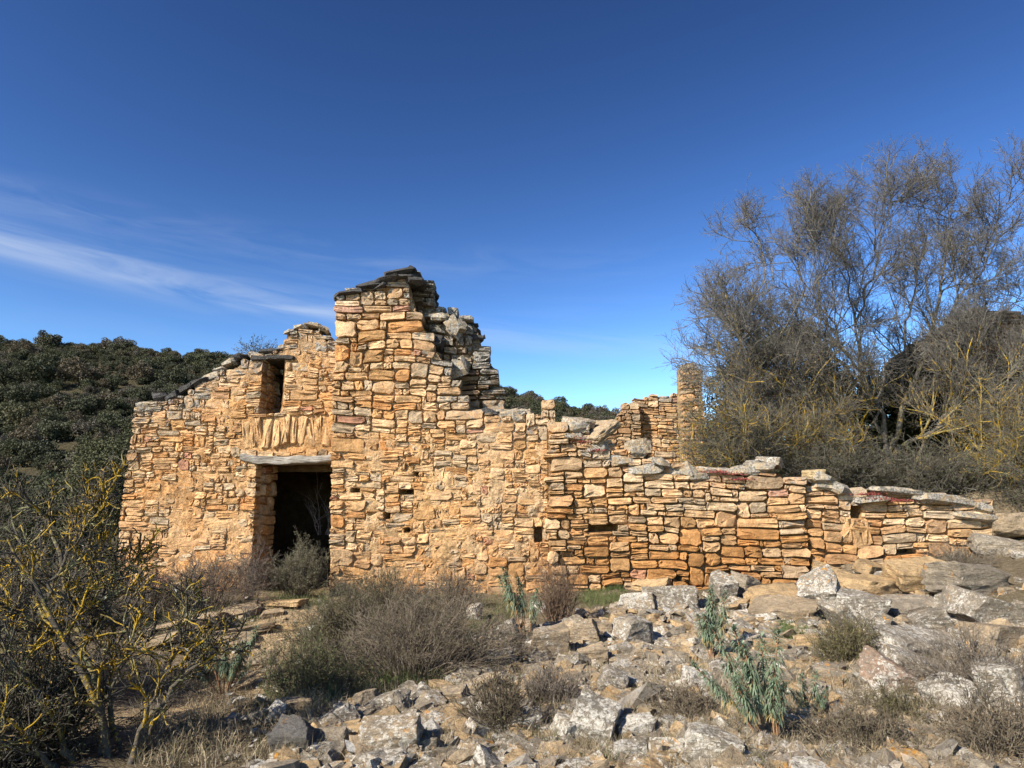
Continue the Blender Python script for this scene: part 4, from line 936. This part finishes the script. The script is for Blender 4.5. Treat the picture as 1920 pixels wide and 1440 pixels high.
for (px, py, Y, r, lab, ncl) in [(1475, 715, 18.0, (1.75, 1.3, 1.75), 'dark rounded evergreen oak behind the left half of the bare tree', 110), (1390, 800, 17.0, (1.15, .9, 1.0), 'low dark evergreen bush beside the standing pillar', 55),
        (1620, 800, 17.6, (1.6, 1.0, 1.3), 'dark evergreen oak behind the trunk of the bare tree', 80), (1760, 740, 16.9, (1.3, .8, 1.25), 'ivy-dark evergreen bush growing against the far wall', 75), (1690, 800, 18.3, (1.2, .8, 1.3), 'dark evergreen seen through the fork of the bare tree', 60), (1900, 800, 16.2, (1.5, .9, 1.5), 'dark evergreen bush at the right frame edge behind the wall', 90)]:
    c = at(px, py, Y); evergreen('evergreen_oak', lab, c, r, rng, ncl, 300, .42, .08, DG, (c[0], Y, 1.2))

# ---- shrubs
def shrub(name, label, base, w, h, rng, stems=50, col=(.17, .14, .105), leafc=None, leaves=0, lsize=.02, lean=(0, 0), lich_=0.0, levels=2, thick=.0045, group=None, upb=.06, cat='shrub', twig=.0017, spread=1.0, wild=0.0):
    root = empty(name, tuple(base), label, cat, group); n = stems; base = np.asarray(base, float)
    a = rng.uniform(0, 2 * math.pi, n); e = rng.uniform(0, 1, n) ** .7 * spread; rad = w * .5
    tipv = np.stack([np.cos(a) * e * rad + lean[0], np.sin(a) * e * rad * .8 + lean[1], h * (1 - .55 * e ** 2) * rng.uniform(.42, 1.12, n)], -1)
    st = np.stack([np.cos(a) * e * rad * .35, np.sin(a) * e * rad * .3, 0 * a - .03], -1); t = np.linspace(0, 1, 7)[None, :, None]
    P = base + st[:, None] * (1 - t) + tipv[:, None] * t + np.array((0, 0, 1.)) * (t * (1 - t) * .25 * h); P[:, 1:] += rng.normal(0, .02 * h + .008 + wild * .10 * h, P[:, 1:].shape).cumsum(1) * .8
    Rr = np.ones((n, 1)) * thick * np.linspace(1, .45, 7)[None] * rng.uniform(.7, 1.2, (n, 1)); acc = Acc()
    def cl(m): return np.concatenate([np.asarray(col)[None] * rng.uniform(.65, 1.35, (m, 1)), np.full((m, 1), lich_)], 1)
    tubes(acc, P, Rr, 4, cl(n)); cur = (P, Rr); lst = [P]
    for lv in range(levels):
        q = grow(cur[0], cur[1], 5 if lv == 0 else 4, rng, (.22 * h, .5 * h) if lv == 0 else (.10 * h, .26 * h), 5 if lv == 0 else 4, (15, 55 + 35 * wild), upb, .22 + .25 * wild, .75, .2, .55, .3)
        tubes(acc, q[0], np.maximum(q[1], twig), 3, cl(len(q[0]))); cur = q; lst.append(q[0])
    obj('stems', acc.mesh('stems', M_BARK, True), root)
    if leaves:
        src = np.concatenate([p.reshape(-1, 3) for p in lst[-2:]]); C = src[rng.integers(len(src), size=leaves)] + rng.normal(0, .012, (leaves, 3)); a2 = Acc(); leaf_cards(a2, C, lsize, rng, leafc, .35, .38, .4); obj('leaves', a2.mesh('leaves', M_LEAF), root)
    return root
rng = np.random.default_rng(14); OL = (.105, .105, .045); GB = (.19, .155, .12)
def gp(px, py): return hit(px, py)
shrub('doorway_shrub', 'rounded grey-green shrub standing in the doorway', gp(560, 1122), 1.0, .80, rng, 90, (.17, .145, .105), (.13, .125, .065), 9000, .022)
shrub('dry_shrub', 'leafless brown shrub against the foot of the house front', gp(390, 1140), 1.6, .75, rng, 110, (.16, .125, .10), OL, 2500, .018)
shrub('dry_shrub', 'low dry shrub at the left jamb of the doorway', gp(468, 1122), .6, .85, rng, 34, (.15, .12, .10), OL, 500, .018)
shrub('dry_shrub', 'low twiggy shrub at the left corner of the house', gp(285, 1150), .9, .5, rng, 50, (.15, .12, .095), OL, 1500, .018)
shrub('heath_shrub', 'olive green left side of the large shrub in mid slope', gp(640, 1245), 1.25, .72, rng, 130, (.14, .115, .08), (.115, .112, .05), 15000, .017)
shrub('dry_thicket', 'dense grey dry thicket in the middle of the slope before the gable', gp(775, 1262), 1.75, .72, rng, 200, (.205, .165, .122), (.12, .11, .055), 7000, .016, spread=1.15, lean=(.12, 0))
shrub('heath_shrub', 'olive shrub behind the grey dry thicket close to the gable', gp(730, 1165), 1.5, .62, rng, 110, (.15, .12, .085), (.13, .12, .055), 9000, .018)
shrub('heath_shrub', 'low green shrub spreading below the sandy path', gp(570, 1300), 1.0, .42, rng, 80, (.14, .115, .08), (.10, .115, .042), 9000, .016)
shrub('dry_shrub', 'dry brown stems left of the tall spiky plant', gp(850, 1140), .9, .5, rng, 70, (.19, .15, .11), OL, 1500, .016)
shrub('dry_stem_clump', 'upright clump of reddish dry stems right of the tall spiky plant', gp(1045, 1165), .95, .72, rng, 130, (.20, .135, .09), OL, 500, .015, levels=1, spread=.75)
shrub('dry_stem_clump', 'thin dry reddish stems leaning across the foot of the dry stone wall', gp(1120, 1100), 1.1, .6, rng, 40, (.15, .085, .055), levels=2)
shrub('heath_shrub', 'olive green tuft growing through the slabs on the right bank', gp(1590, 1250), .72, .42, rng, 90, (.16, .13, .08), (.15, .14, .05), 6000, .015)
shrub('dry_shrub', 'small dark dry shrub in the lower rubble', gp(940, 1375), .55, .36, rng, 70, (.14, .11, .075), OL, 1200, .013)
shrub('dry_shrub', 'dry grey weed clump in the middle of the rubble', gp(1035, 1330), .5, .32, rng, 60, (.22, .18, .14), OL, 500, .012)
shrub('dry_shrub', 'tangle of dry weeds at the right frame edge', gp(1850, 1330), 1.1, .5, rng, 110, (.23, .19, .145), levels=2)
shrub('dry_shrub', 'dry weeds on the bank at the end of the low wall', gp(1800, 1075), 1.3, .42, rng, 70, (.19, .155, .115), OL, 600, .014)
shrub('weed_clump', 'matted dry weeds right of the biggest spurge clump at the bottom', gp(1610, 1415), .8, .26, rng, 120, (.20, .16, .11), (.12, .115, .05), 1500, .012, wild=.35)
shrub('weed_clump', 'matted dry weeds between the whitest boulder and the spurge', gp(1290, 1350), .7, .22, rng, 100, (.22, .175, .12), levels=2, wild=.4)
shrub('weed_clump', 'tall thin dry weeds in the bottom right corner', gp(1870, 1430), .8, .42, rng, 90, (.23, .185, .13), (.12, .11, .05), 500, .012, wild=.15)
shrub('weed_clump', 'olive matted weeds under the reddish orange-lichened rock', gp(1680, 1360), .7, .22, rng, 90, (.17, .14, .085), (.13, .125, .05), 3000, .013, wild=.3)
# brambles on top of the low wall, under the bare tree
for (px, py, Y, w, h, n, lab) in [(1390, 860, 13.4, 2.3, 1.0, 200, 'tangled leafless bramble behind the low wall beside the pillar'), (1560, 880, 13.3, 2.2, .85, 200, 'tangled leafless bramble behind the low wall below the tree'),
                          (1740, 900, 13.1, 2.3, .9, 200, 'tangled leafless bramble behind the right part of the low wall'), (1900, 930, 12.9, 2.0, 1.1, 180, 'tangled leafless bramble at the end of the low wall')]:
    p = at(px, py + 30, Y); shrub('bramble', lab, p, w, h, rng, n, (.11, .098, .078), (.075, .08, .036), 9000, .032, lich_=.42, thick=.009, twig=.0028, upb=-.06, wild=.9)
shrub('wall_top_shrub', 'small leafy shrub rising behind the house wall left of the gable', at(490, 670, 13.6), 1.1, .42, rng, 26, (.10, .09, .07), (.08, .085, .06), 900, .035, levels=1)
shrub('interior_briar', 'pale bare briar stems inside the dark doorway', at(608, 1000, 13.7), .9, 1.3, rng, 12, (.34, .30, .27), levels=1, thick=.007)

# ---- the yellow-lichened bush in the left foreground
rng = np.random.default_rng(21)
root = empty('lichen_bush', tuple(hit(200, 1425)), 'leafless bush thickly crusted with yellow lichen in the left foreground', 'bush')
def lb(pts, y0, y1, r0, r1): return limb(pts, y0, y1, r0, r1, 14)
BL = [lb([(190, 1445), (190, 1330), (165, 1235), (135, 1160), (125, 1110), (110, 1040), (95, 985), (60, 945)], 4.7, 4.9, .030, .008),
 lb([(205, 1440), (185, 1310), (140, 1240), (85, 1130), (45, 1060), (15, 1010)], 4.7, 4.5, .026, .008), lb([(240, 1445), (262, 1370), (330, 1285), (372, 1245), (412, 1210), (440, 1200)], 4.6, 4.9, .020, .005),
 lb([(225, 1440), (205, 1330), (215, 1230), (205, 1150), (195, 1060), (190, 1000), (215, 950)], 4.8, 5.2, .018, .005), lb([(150, 1450), (100, 1350), (55, 1280), (10, 1230), (-40, 1180)], 4.6, 4.4, .022, .008),
 lb([(130, 1450), (120, 1360), (60, 1220), (20, 1120), (-30, 1040)], 4.9, 5.3, .022, .008), lb([(125, 1120), (160, 1040), (180, 980), (200, 920)], 4.85, 4.7, .012, .004), lb([(110, 1450), (60, 1400), (0, 1370), (-60, 1330)], 4.5, 4.2, .02, .007),
 lb([(165, 1235), (110, 1180), (60, 1160), (0, 1130)], 4.8, 4.6, .014, .005), lb([(250, 1440), (300, 1330), (345, 1230), (362, 1170), (380, 1120)], 4.8, 5.1, .011, .004), lb([(200, 1310), (240, 1220), (232, 1160), (240, 1110)], 4.75, 4.6, .010, .004),
 lb([(60, 1450), (40, 1330), (70, 1230), (60, 1130), (45, 1020), (20, 940)], 5.2, 5.5, .02, .006), lb([(135, 1160), (180, 1130), (215, 1090), (255, 1050)], 4.8, 5.0, .009, .003), lb([(85, 1130), (120, 1050), (150, 990), (165, 930)], 4.6, 4.8, .012, .004),
 lb([(160, 1450), (150, 1380), (120, 1290), (100, 1200), (105, 1110), (80, 1040)], 5.0, 5.4, .018, .006), lb([(262, 1370), (290, 1300), (335, 1215), (348, 1180)], 4.65, 4.6, .012, .004)]
P0 = np.stack([q[0] for q in BL]); R0 = np.stack([q[1] for q in BL]); P0[:, 1:-1] += rng.normal(0, .012, P0[:, 1:-1].shape)
for i_ in range(len(P0)):
    a2 = Acc(); tubes(a2, P0[i_:i_ + 1], R0[i_:i_ + 1] * (1 + .25 * rng.normal(0, .5, (1, 14))), 8, (.10, .088, .07, .62)); obj('branch', a2.mesh('branch', M_BARK, True), root)
P1, R1 = grow(P0, R0, 12, rng, (.22, .55), 8, (22, 60), .07, .16, .6, .2, .45, .5); P2, R2 = grow(P1, R1, 7, rng, (.07, .24), 6, (25, 75), .05, .32, .65, .12, .5, .4); P3, R3 = grow(P2, R2, 3, rng, (.04, .14), 4, (20, 65), .08, .2, .75, .15, .6, .3)
acc = Acc(); n1 = len(P1); cA = np.concatenate([np.tile((.075, .065, .05), (n1, 1)), rng.uniform(.5, 1.0, (n1, 1))], 1); tubes(acc, P1, np.maximum(R1, .0068), 5, cA)
n2_ = len(P2); cB = np.concatenate([np.tile((.085, .075, .062), (n2_, 1)), rng.uniform(.45, 1.0, (n2_, 1))], 1); tubes(acc, P2, np.maximum(R2, .0046), 4, cB); obj('side_branches', acc.mesh('side_branches', M_BARK, True), root)
acc = Acc(); n3 = len(P3); cC = np.concatenate([np.tile((.12, .108, .095), (n3, 1)), rng.uniform(.1, .8, (n3, 1))], 1); tubes(acc, P3, np.maximum(R3, .0019), 3, cC); obj('twigs', acc.mesh('twigs', M_BARK, True), root)
# undergrowth in the drop to the left
for (px, py, w, h, lab) in [(60, 1180, 2.2, .9, 'shaded thicket below the left corner of the house'), (170, 1150, 1.4, .8, 'low olive thicket at the left foot of the house'), (-150, 1300, 2.4, 1.7, 'dense thicket left of the lichen bush'), (30, 1430, 1.2, .7, 'dark undergrowth around the foot of the lichen bush')]:
    shrub('thicket', lab, hit(px, py), w, h, rng, 110, (.10, .088, .066), (.06, .062, .03), 4500, .028, lich_=.35, thick=.008, twig=.0025)

# ---- spiky spurge plants with drooping leaves
def spurge(label, px, py, hpx, nst, wpx, rng, lean=0.0):
    b = hit(px, py); k = np.linalg.norm(b - np.array((0, 0, EYE))) / F; h = hpx * k; w = wpx * k; root = empty('spurge_plant', tuple(b), label, 'plant', 'spiky spurge plants on the slope')
    for s in range(nst):
        a = rng.uniform(0, 6.28); e = rng.uniform(.15, .85); hh = h * rng.uniform(.45, 1.0); tip = b + np.array((math.cos(a) * e * w + lean * hh, math.sin(a) * e * w * .6, hh))
        P, Rr = resample([b + np.array((math.cos(a) * .03, math.sin(a) * .03, -.03)), b * .45 + tip * .55 + rng.normal(0, .012, 3), tip], [.006, .0055, .004], 9)
        a2 = Acc(); tubes(a2, P[None], Rr[None], 5, (.34, .19, .10, 0)); st = obj('stem', a2.mesh('stem', M_BARK, True), root)
        a3 = Acc(); m = 210; t = rng.uniform(.50, 1.0, m); f = t * 8; i = np.minimum(f.astype(int), 7); fr = (f - i)[:, None]; S = P[i] * (1 - fr) + P[i + 1] * fr
        an = rng.uniform(0, 6.28, m); out = np.stack([np.cos(an), np.sin(an), 0 * an], -1); Ln = (.05 + .035 * np.sin(t * 3.0)) * rng.uniform(.7, 1.2, m) * min(1.2, hh / .42); drop = np.interp(t, [.45, .8, 1], [-1.1, -.35, .9])[:, None]
        mid = S + unit(out + np.array((0, 0, 1.)) * (drop + .35)) * (Ln * .5)[:, None]; end = mid + unit(out * .8 + np.array((0, 0, 1.)) * (drop - .75)) * (Ln * .5)[:, None]; side = np.stack([-np.sin(an), np.cos(an), 0 * an], -1) * (.0036 * min(1.3, hh / .4))
        V = np.stack([S - side * .4, S + side * .4, mid + side, end, mid - side], 1).reshape(-1, 3); I = np.arange(m)[:, None] * 5; Q = np.concatenate([I + np.array([[0, 1, 2, 4]])]); T = I + np.array([[4, 2, 3]])
        c = np.stack([.125 + 0 * t, .165 + 0 * t, .10 + 0 * t], -1) * rng.uniform(.65, 1.35, (m, 1)); old = (t < .6)[:, None] & (rng.random((m, 1)) < .4); c = np.where(old, np.array((.30, .21, .08)), c); c = np.concatenate([c, np.zeros((m, 1))], 1)
        a3.add(V, Q, T, np.repeat(c, 5, axis=0)); obj('leaf_tuft', a3.mesh('leaf_tuft', M_LEAF), root).parent = st
        st.children[0].location = (0, 0, 0)
rng = np.random.default_rng(33)
spurge('tall spurge plant with red stems standing before the gable foot', 985, 1195, 125, 9, 60, rng, -.08)
spurge('spurge plant with yellowing stems at the foot of the split boulder', 1340, 1245, 130, 8, 60, rng)
spurge('biggest spurge clump with drooping leaves in the lower rubble', 1450, 1400, 190, 11, 150, rng, -.05)
spurge('spurge plant in the shadow beside the sandy path', 420, 1300, 95, 12, 80, rng)
spurge('small spurge plant at the right end of the large dry shrub', 880, 1235, 60, 5, 50, rng)
spurge('low spurge shoots right of the biggest spurge clump', 1520, 1360, 90, 6, 50, rng)

# ---- grass (stuff)
def blades(name, label, zones, rng, n, L, col, width=.0022, bend=.5, cat='grass'):
    px = []; 
    out = Acc(); cx = []; 
    for (x0, x1, y0, y1, wt) in zones:
        m = int(n * wt); ppx = rng.uniform(x0, x1, m); ppy = y0 + (y1 - y0) * rng.uniform(0, 1, m) ** .8
        K = max(8, m // 30); kx = rng.uniform(x0, x1, K); ky = rng.uniform(y0, y1, K); sel = rng.integers(K, size=m)
        ppx = np.where(rng.random(m) < .78, kx[sel] + rng.normal(0, 7, m), ppx); ppy = np.where(rng.random(m) < .78, ky[sel] + rng.normal(0, 4, m), ppy)
        cx.append(np.stack([ppx, ppy], -1))
    C = np.concatenate(cx)
    # march all rays to the ground together
    a = (C[:, 0] - 960) / F; b = (720 - C[:, 1]) / F; ry = math.cos(TH) - b * math.sin(TH); rz = math.sin(TH) + b * math.cos(TH); Yv = np.full(len(C), 3.2)
    for _ in range(40):
        x = a * Yv / ry; z = EYE + rz * Yv / ry; g_ = z - Hq(x, Yv); Yv = np.clip(Yv + g_ * .9 / np.maximum(.12, -rz / ry), 2.5, 14)
    x = a * Yv / ry; m = len(x); B = np.stack([x, Yv, Hq(x, Yv) - .01], -1); ln = rng.uniform(L[0], L[1], m)[:, None]
    d0 = unit(rng.normal(0, .45, (m, 3)) + np.array((0, 0, 1.))); sd = unit(np.cross(d0, rng.normal(0, 1, (m, 3)))) * width * rng.uniform(.6, 1.4, (m, 1)); d1 = unit(d0 + rng.normal(0, bend, (m, 3)) - np.array((0, 0, bend * .5)))
    p1 = B + d0 * ln * .5; p2 = p1 + d1 * ln * .5; V = np.stack([B - sd, B + sd, p1 + sd * .8, p1 - sd * .8, p2], 1).reshape(-1, 3); I = np.arange(m)[:, None] * 5
    c = np.asarray(col); cc = c[rng.integers(len(c), size=m)] * rng.uniform(.7, 1.3, (m, 1)); cc = np.concatenate([cc, np.zeros((m, 1))], 1)
    out.add(V, I + np.array([[0, 1, 2, 3]]), I + np.array([[3, 2, 4]]), np.repeat(cc, 5, axis=0)); o = obj(name, out.mesh(name, M_GRASS)); return tag(o, label, cat, kind='stuff')
rng = np.random.default_rng(55)
DRY = [(.27, .215, .14), (.21, .165, .105), (.36, .29, .195), (.165, .135, .085), (.14, .125, .06)]
blades('dry_grass', 'bleached dry grass growing between the fallen stones', [(1000, 1950, 1330, 1470, .2), (1180, 1500, 1250, 1400, .14), (900, 1400, 1220, 1440, .2), (1480, 1950, 1240, 1440, .24), (1560, 1950, 1080, 1300, .1), (1950, 2500, 1020, 1480, .2), (520, 900, 1290, 1450, .08), (250, 620, 1120, 1440, .15)], rng, 62000, (.05, .2), DRY)
blades('green_grass', 'short green grass tufts at the wall foot and among the stones', [(1085, 1175, 1085, 1135, .16), (1455, 1520, 1170, 1200, .06), (500, 900, 1240, 1330, .2), (230, 480, 1120, 1200, .12), (880, 960, 1080, 1260, .12), (1640, 1790, 1240, 1360, .12), (900, 1500, 1380, 1450, .1), (500, 620, 1110, 1140, .1)], rng, 26000, (.04, .15), [(.10, .125, .04), (.075, .11, .03), (.14, .145, .06)])
def mat_patch(): return M_LEAF
def stonecrop(label, pts, Y, rng, n, col=((.22, .045, .04), (.30, .08, .06), (.16, .05, .035)), spread=(.2, .15)):
    C = []
    for (px, py) in pts:
        p = at(px, py, Y); C.append(p + np.stack([rng.normal(0, spread[0], n), rng.normal(0, spread[1], n) + .05, np.abs(rng.normal(0, .02, n))], -1))
    C = np.concatenate(C); a = Acc(); cc = np.asarray(col)[rng.integers(len(col), size=len(C))]; leaf_cards(a, C, .028, rng, cc, .3, .5, .5); o = C.mean(0); tag(obj('stonecrop', a.mesh('stonecrop', M_LEAF, origin=o), None, o), label, 'plant')
stonecrop('red stonecrop creeping over the low wall top below the bramble', [(1345, 886), (1370, 890), (1390, 900)], 11.72, rng, 420, spread=(.12, .06))
stonecrop('dark red stonecrop on the wall top above the leaning uprights', [(1630, 928), (1650, 936), (1690, 940)], 11.7, rng, 380, spread=(.12, .05))
stonecrop('reddish stonecrop under the tipped slab on the wall', [(1080, 822), (1095, 830), (1120, 846)], 11.74, rng, 200, spread=(.08, .05))
# pebbles and chips (stuff)
n = 6800; C = np.stack([rng.uniform(430, 2400, n), rng.uniform(1040, 1480, n)], -1)
C = C[np.array([in_rubble(*c) or (c[0] < 640 and rng.random() < .35) for c in C])]; n = len(C)
a_ = (C[:, 0] - 960) / F; b_ = (720 - C[:, 1]) / F; ry = math.cos(TH) - b_ * math.sin(TH); rz = math.sin(TH) + b_ * math.cos(TH); Yv = np.full(n, 3.2)
for _ in range(40):
    Yv = np.clip(Yv + (EYE + rz * Yv / ry - Hq(a_ * Yv / ry, Yv)) * .9 / np.maximum(.12, -rz / ry), 2.5, 14)
ok = Yv < 11.5; a_, ry, Yv = a_[ok], ry[ok], Yv[ok]; n = len(Yv); xv = a_ * Yv / ry; sv = rng.lognormal(math.log(.034), .5, n)
acc = Acc()
hullV = np.array([(1, 0, 0), (0, 1, 0), (-1, 0, 0), (0, -1, 0), (.55, .5, .8), (-.6, .5, .75), (-.5, -.55, .8), (.6, -.5, .7), (0, 0, -.6)], float)
hullT = np.array([(0, 1, 4), (1, 5, 4), (1, 2, 5), (2, 6, 5), (2, 3, 6), (3, 7, 6), (3, 0, 7), (0, 4, 7), (4, 5, 6), (4, 6, 7), (1, 0, 8), (2, 1, 8), (3, 2, 8), (0, 3, 8)])
VV = hullV[None] * sv[:, None, None] * rng.uniform(.6, 1.35, (n, 9, 1)) * np.array((1.25, 1.05, .7)); an = rng.uniform(0, 6.28, n); c_, s_ = np.cos(an)[:, None], np.sin(an)[:, None]; tl = rng.normal(0, .35, (n, 1))
VV = np.stack([VV[..., 0] * c_ - VV[..., 1] * s_ + xv[:, None], VV[..., 0] * s_ + VV[..., 1] * c_ + Yv[:, None], VV[..., 2] + tl * VV[..., 0] + (Hq(xv, Yv) + sv * .15)[:, None]], -1)
cl_ = np.array([(.30, .25, .19), (.38, .29, .18), (.46, .43, .37), (.26, .225, .18)])[rng.integers(4, size=n)] * rng.uniform(.75, 1.2, (n, 1)); cl_ = np.concatenate([cl_, np.full((n, 1), .6)], 1)
acc.add(VV.reshape(-1, 3), None, (np.arange(n)[:, None, None] * 9 + hullT[None]).reshape(-1, 3), np.repeat(cl_, 9, axis=0))
tag(obj('stone_chips', acc.mesh('stone_chips', M_STONE)), 'small stone chips strewn over the slope', 'gravel', kind='stuff')

# ------------------------------------------------------------------ the wooded hill
rng = np.random.default_rng(71)
crowns = bpy.data.collections.new('forest_crowns')
for v_ in range(8):
    pts, cc = crown_points(rng, (0, 0, 2.4), 2.0, 2.0, 1.45, 20, 110, .78)
    pts = np.concatenate([pts, np.array((0, 0, 1.0)) + rng.normal(0, .9, (200, 3)) * np.array((1.4, 1.4, .6))])
    acc = Acc(); base_c = [(.070, .072, .034), (.058, .064, .032), (.080, .076, .038), (.052, .056, .030), (.098, .080, .050), (.066, .070, .038), (.10, .088, .066), (.046, .05, .026)][v_]
    leaf_cards(acc, pts, .27, rng, base_c, .35, .7, .6)
    o = bpy.data.objects.new('crown', acc.mesh('crown', M_LEAF)); crowns.objects.link(o)
m = 15000; fx = rng.uniform(-330, 190, m); fy = 34 + (285 - 34) * rng.uniform(0, 1, m) ** .62
keep = (np.abs(fx / fy + .25) < 1.0) & ~((fy < 60) & (fx > -.2 * fy)); fx, fy = fx[keep], fy[keep]
dens = n2(fx, fy, .045, 3, 40); keep = (dens > -.62) | (rng.random(len(fx)) < .45); fx, fy, dens = fx[keep], fy[keep], dens[keep]
fz = H(fx, fy, False) - .6; sc = rng.lognormal(0, .34, len(fx)) * np.interp(fy, [34, 90, 260], [.5, .68, .68]) * (1 + .35 * np.clip(n2(fx, fy, .08, 2, 44), -1, 1))
fm = bpy.data.meshes.new('forest'); fm.vertices.add(len(fx)); fm.vertices.foreach_set('co', np.stack([fx, fy, fz], -1).astype(np.float32).ravel())
at_s = fm.attributes.new('sc', 'FLOAT', 'POINT'); at_s.data.foreach_set('value', sc.astype(np.float32)); at_r = fm.attributes.new('rz', 'FLOAT_VECTOR', 'POINT')
at_r.data.foreach_set('vector', np.stack([rng.normal(0, .08, len(fx)), rng.normal(0, .08, len(fx)), rng.uniform(0, 6.28, len(fx))], -1).astype(np.float32).ravel())
fo = obj('forest', fm); tag(fo, 'dense dark evergreen oak wood covering the far hillside', 'forest', kind='stuff')
ng = bpy.data.node_groups.new('forest', 'GeometryNodeTree'); ng.interface.new_socket('Geometry', in_out='INPUT', socket_type='NodeSocketGeometry'); ng.interface.new_socket('Geometry', in_out='OUTPUT', socket_type='NodeSocketGeometry')
gi = ng.nodes.new('NodeGroupInput'); go = ng.nodes.new('NodeGroupOutput'); ci_ = ng.nodes.new('GeometryNodeCollectionInfo'); ci_.inputs['Collection'].default_value = crowns; ci_.inputs['Separate Children'].default_value = True; ci_.inputs['Reset Children'].default_value = True
ip = ng.nodes.new('GeometryNodeInstanceOnPoints'); ip.inputs['Pick Instance'].default_value = True
na = ng.nodes.new('GeometryNodeInputNamedAttribute'); na.data_type = 'FLOAT'; na.inputs['Name'].default_value = 'sc'; nb = ng.nodes.new('GeometryNodeInputNamedAttribute'); nb.data_type = 'FLOAT_VECTOR'; nb.inputs['Name'].default_value = 'rz'
m2p = ng.nodes.new('GeometryNodeMeshToPoints')
ng.links.new(gi.outputs[0], m2p.inputs[0]); ng.links.new(m2p.outputs[0], ip.inputs['Points']); ng.links.new(ci_.outputs[0], ip.inputs['Instance']); ng.links.new(na.outputs[0], ip.inputs['Scale']); ng.links.new(nb.outputs[0], ip.inputs['Rotation']); ng.links.new(ip.outputs[0], go.inputs[0])
md = fo.modifiers.new('forest', 'NODES'); md.node_group = ng
# trees that can be told apart: in the valley beside the house, and one on the skyline
for (px, py, Y, r, lab, ncl, per, lf) in [(215, 905, 24, (1.7, 1.5, 1.5), 'olive green oak just beyond the left corner of the house', 60, 260, .10), (120, 975, 27, (2.3, 2.0, 1.7), 'dark oak in the valley behind the lichen bush', 60, 260, .12), (20, 960, 31, (2.6, 2.2, 2.0), 'dark oak in the valley at the left frame edge', 60, 240, .13)]:
    c = at(px, py, Y); evergreen('valley_oak', lab, c, r, rng, ncl, per, .62, lf, (.062, .064, .028) if px == 215 else (.04, .045, .02), (c[0], Y, float(H(c[0], Y)) - .2), tr=.16)
c = at(78, 624, 252); evergreen('skyline_pine', 'lone tree standing up on the hill skyline', c, (1.1, 1.0, 1.3), rng, 12, 60, .6, .3, (.03, .033, .02), (c[0], 252, float(H(c[0], 252))), tr=.3)
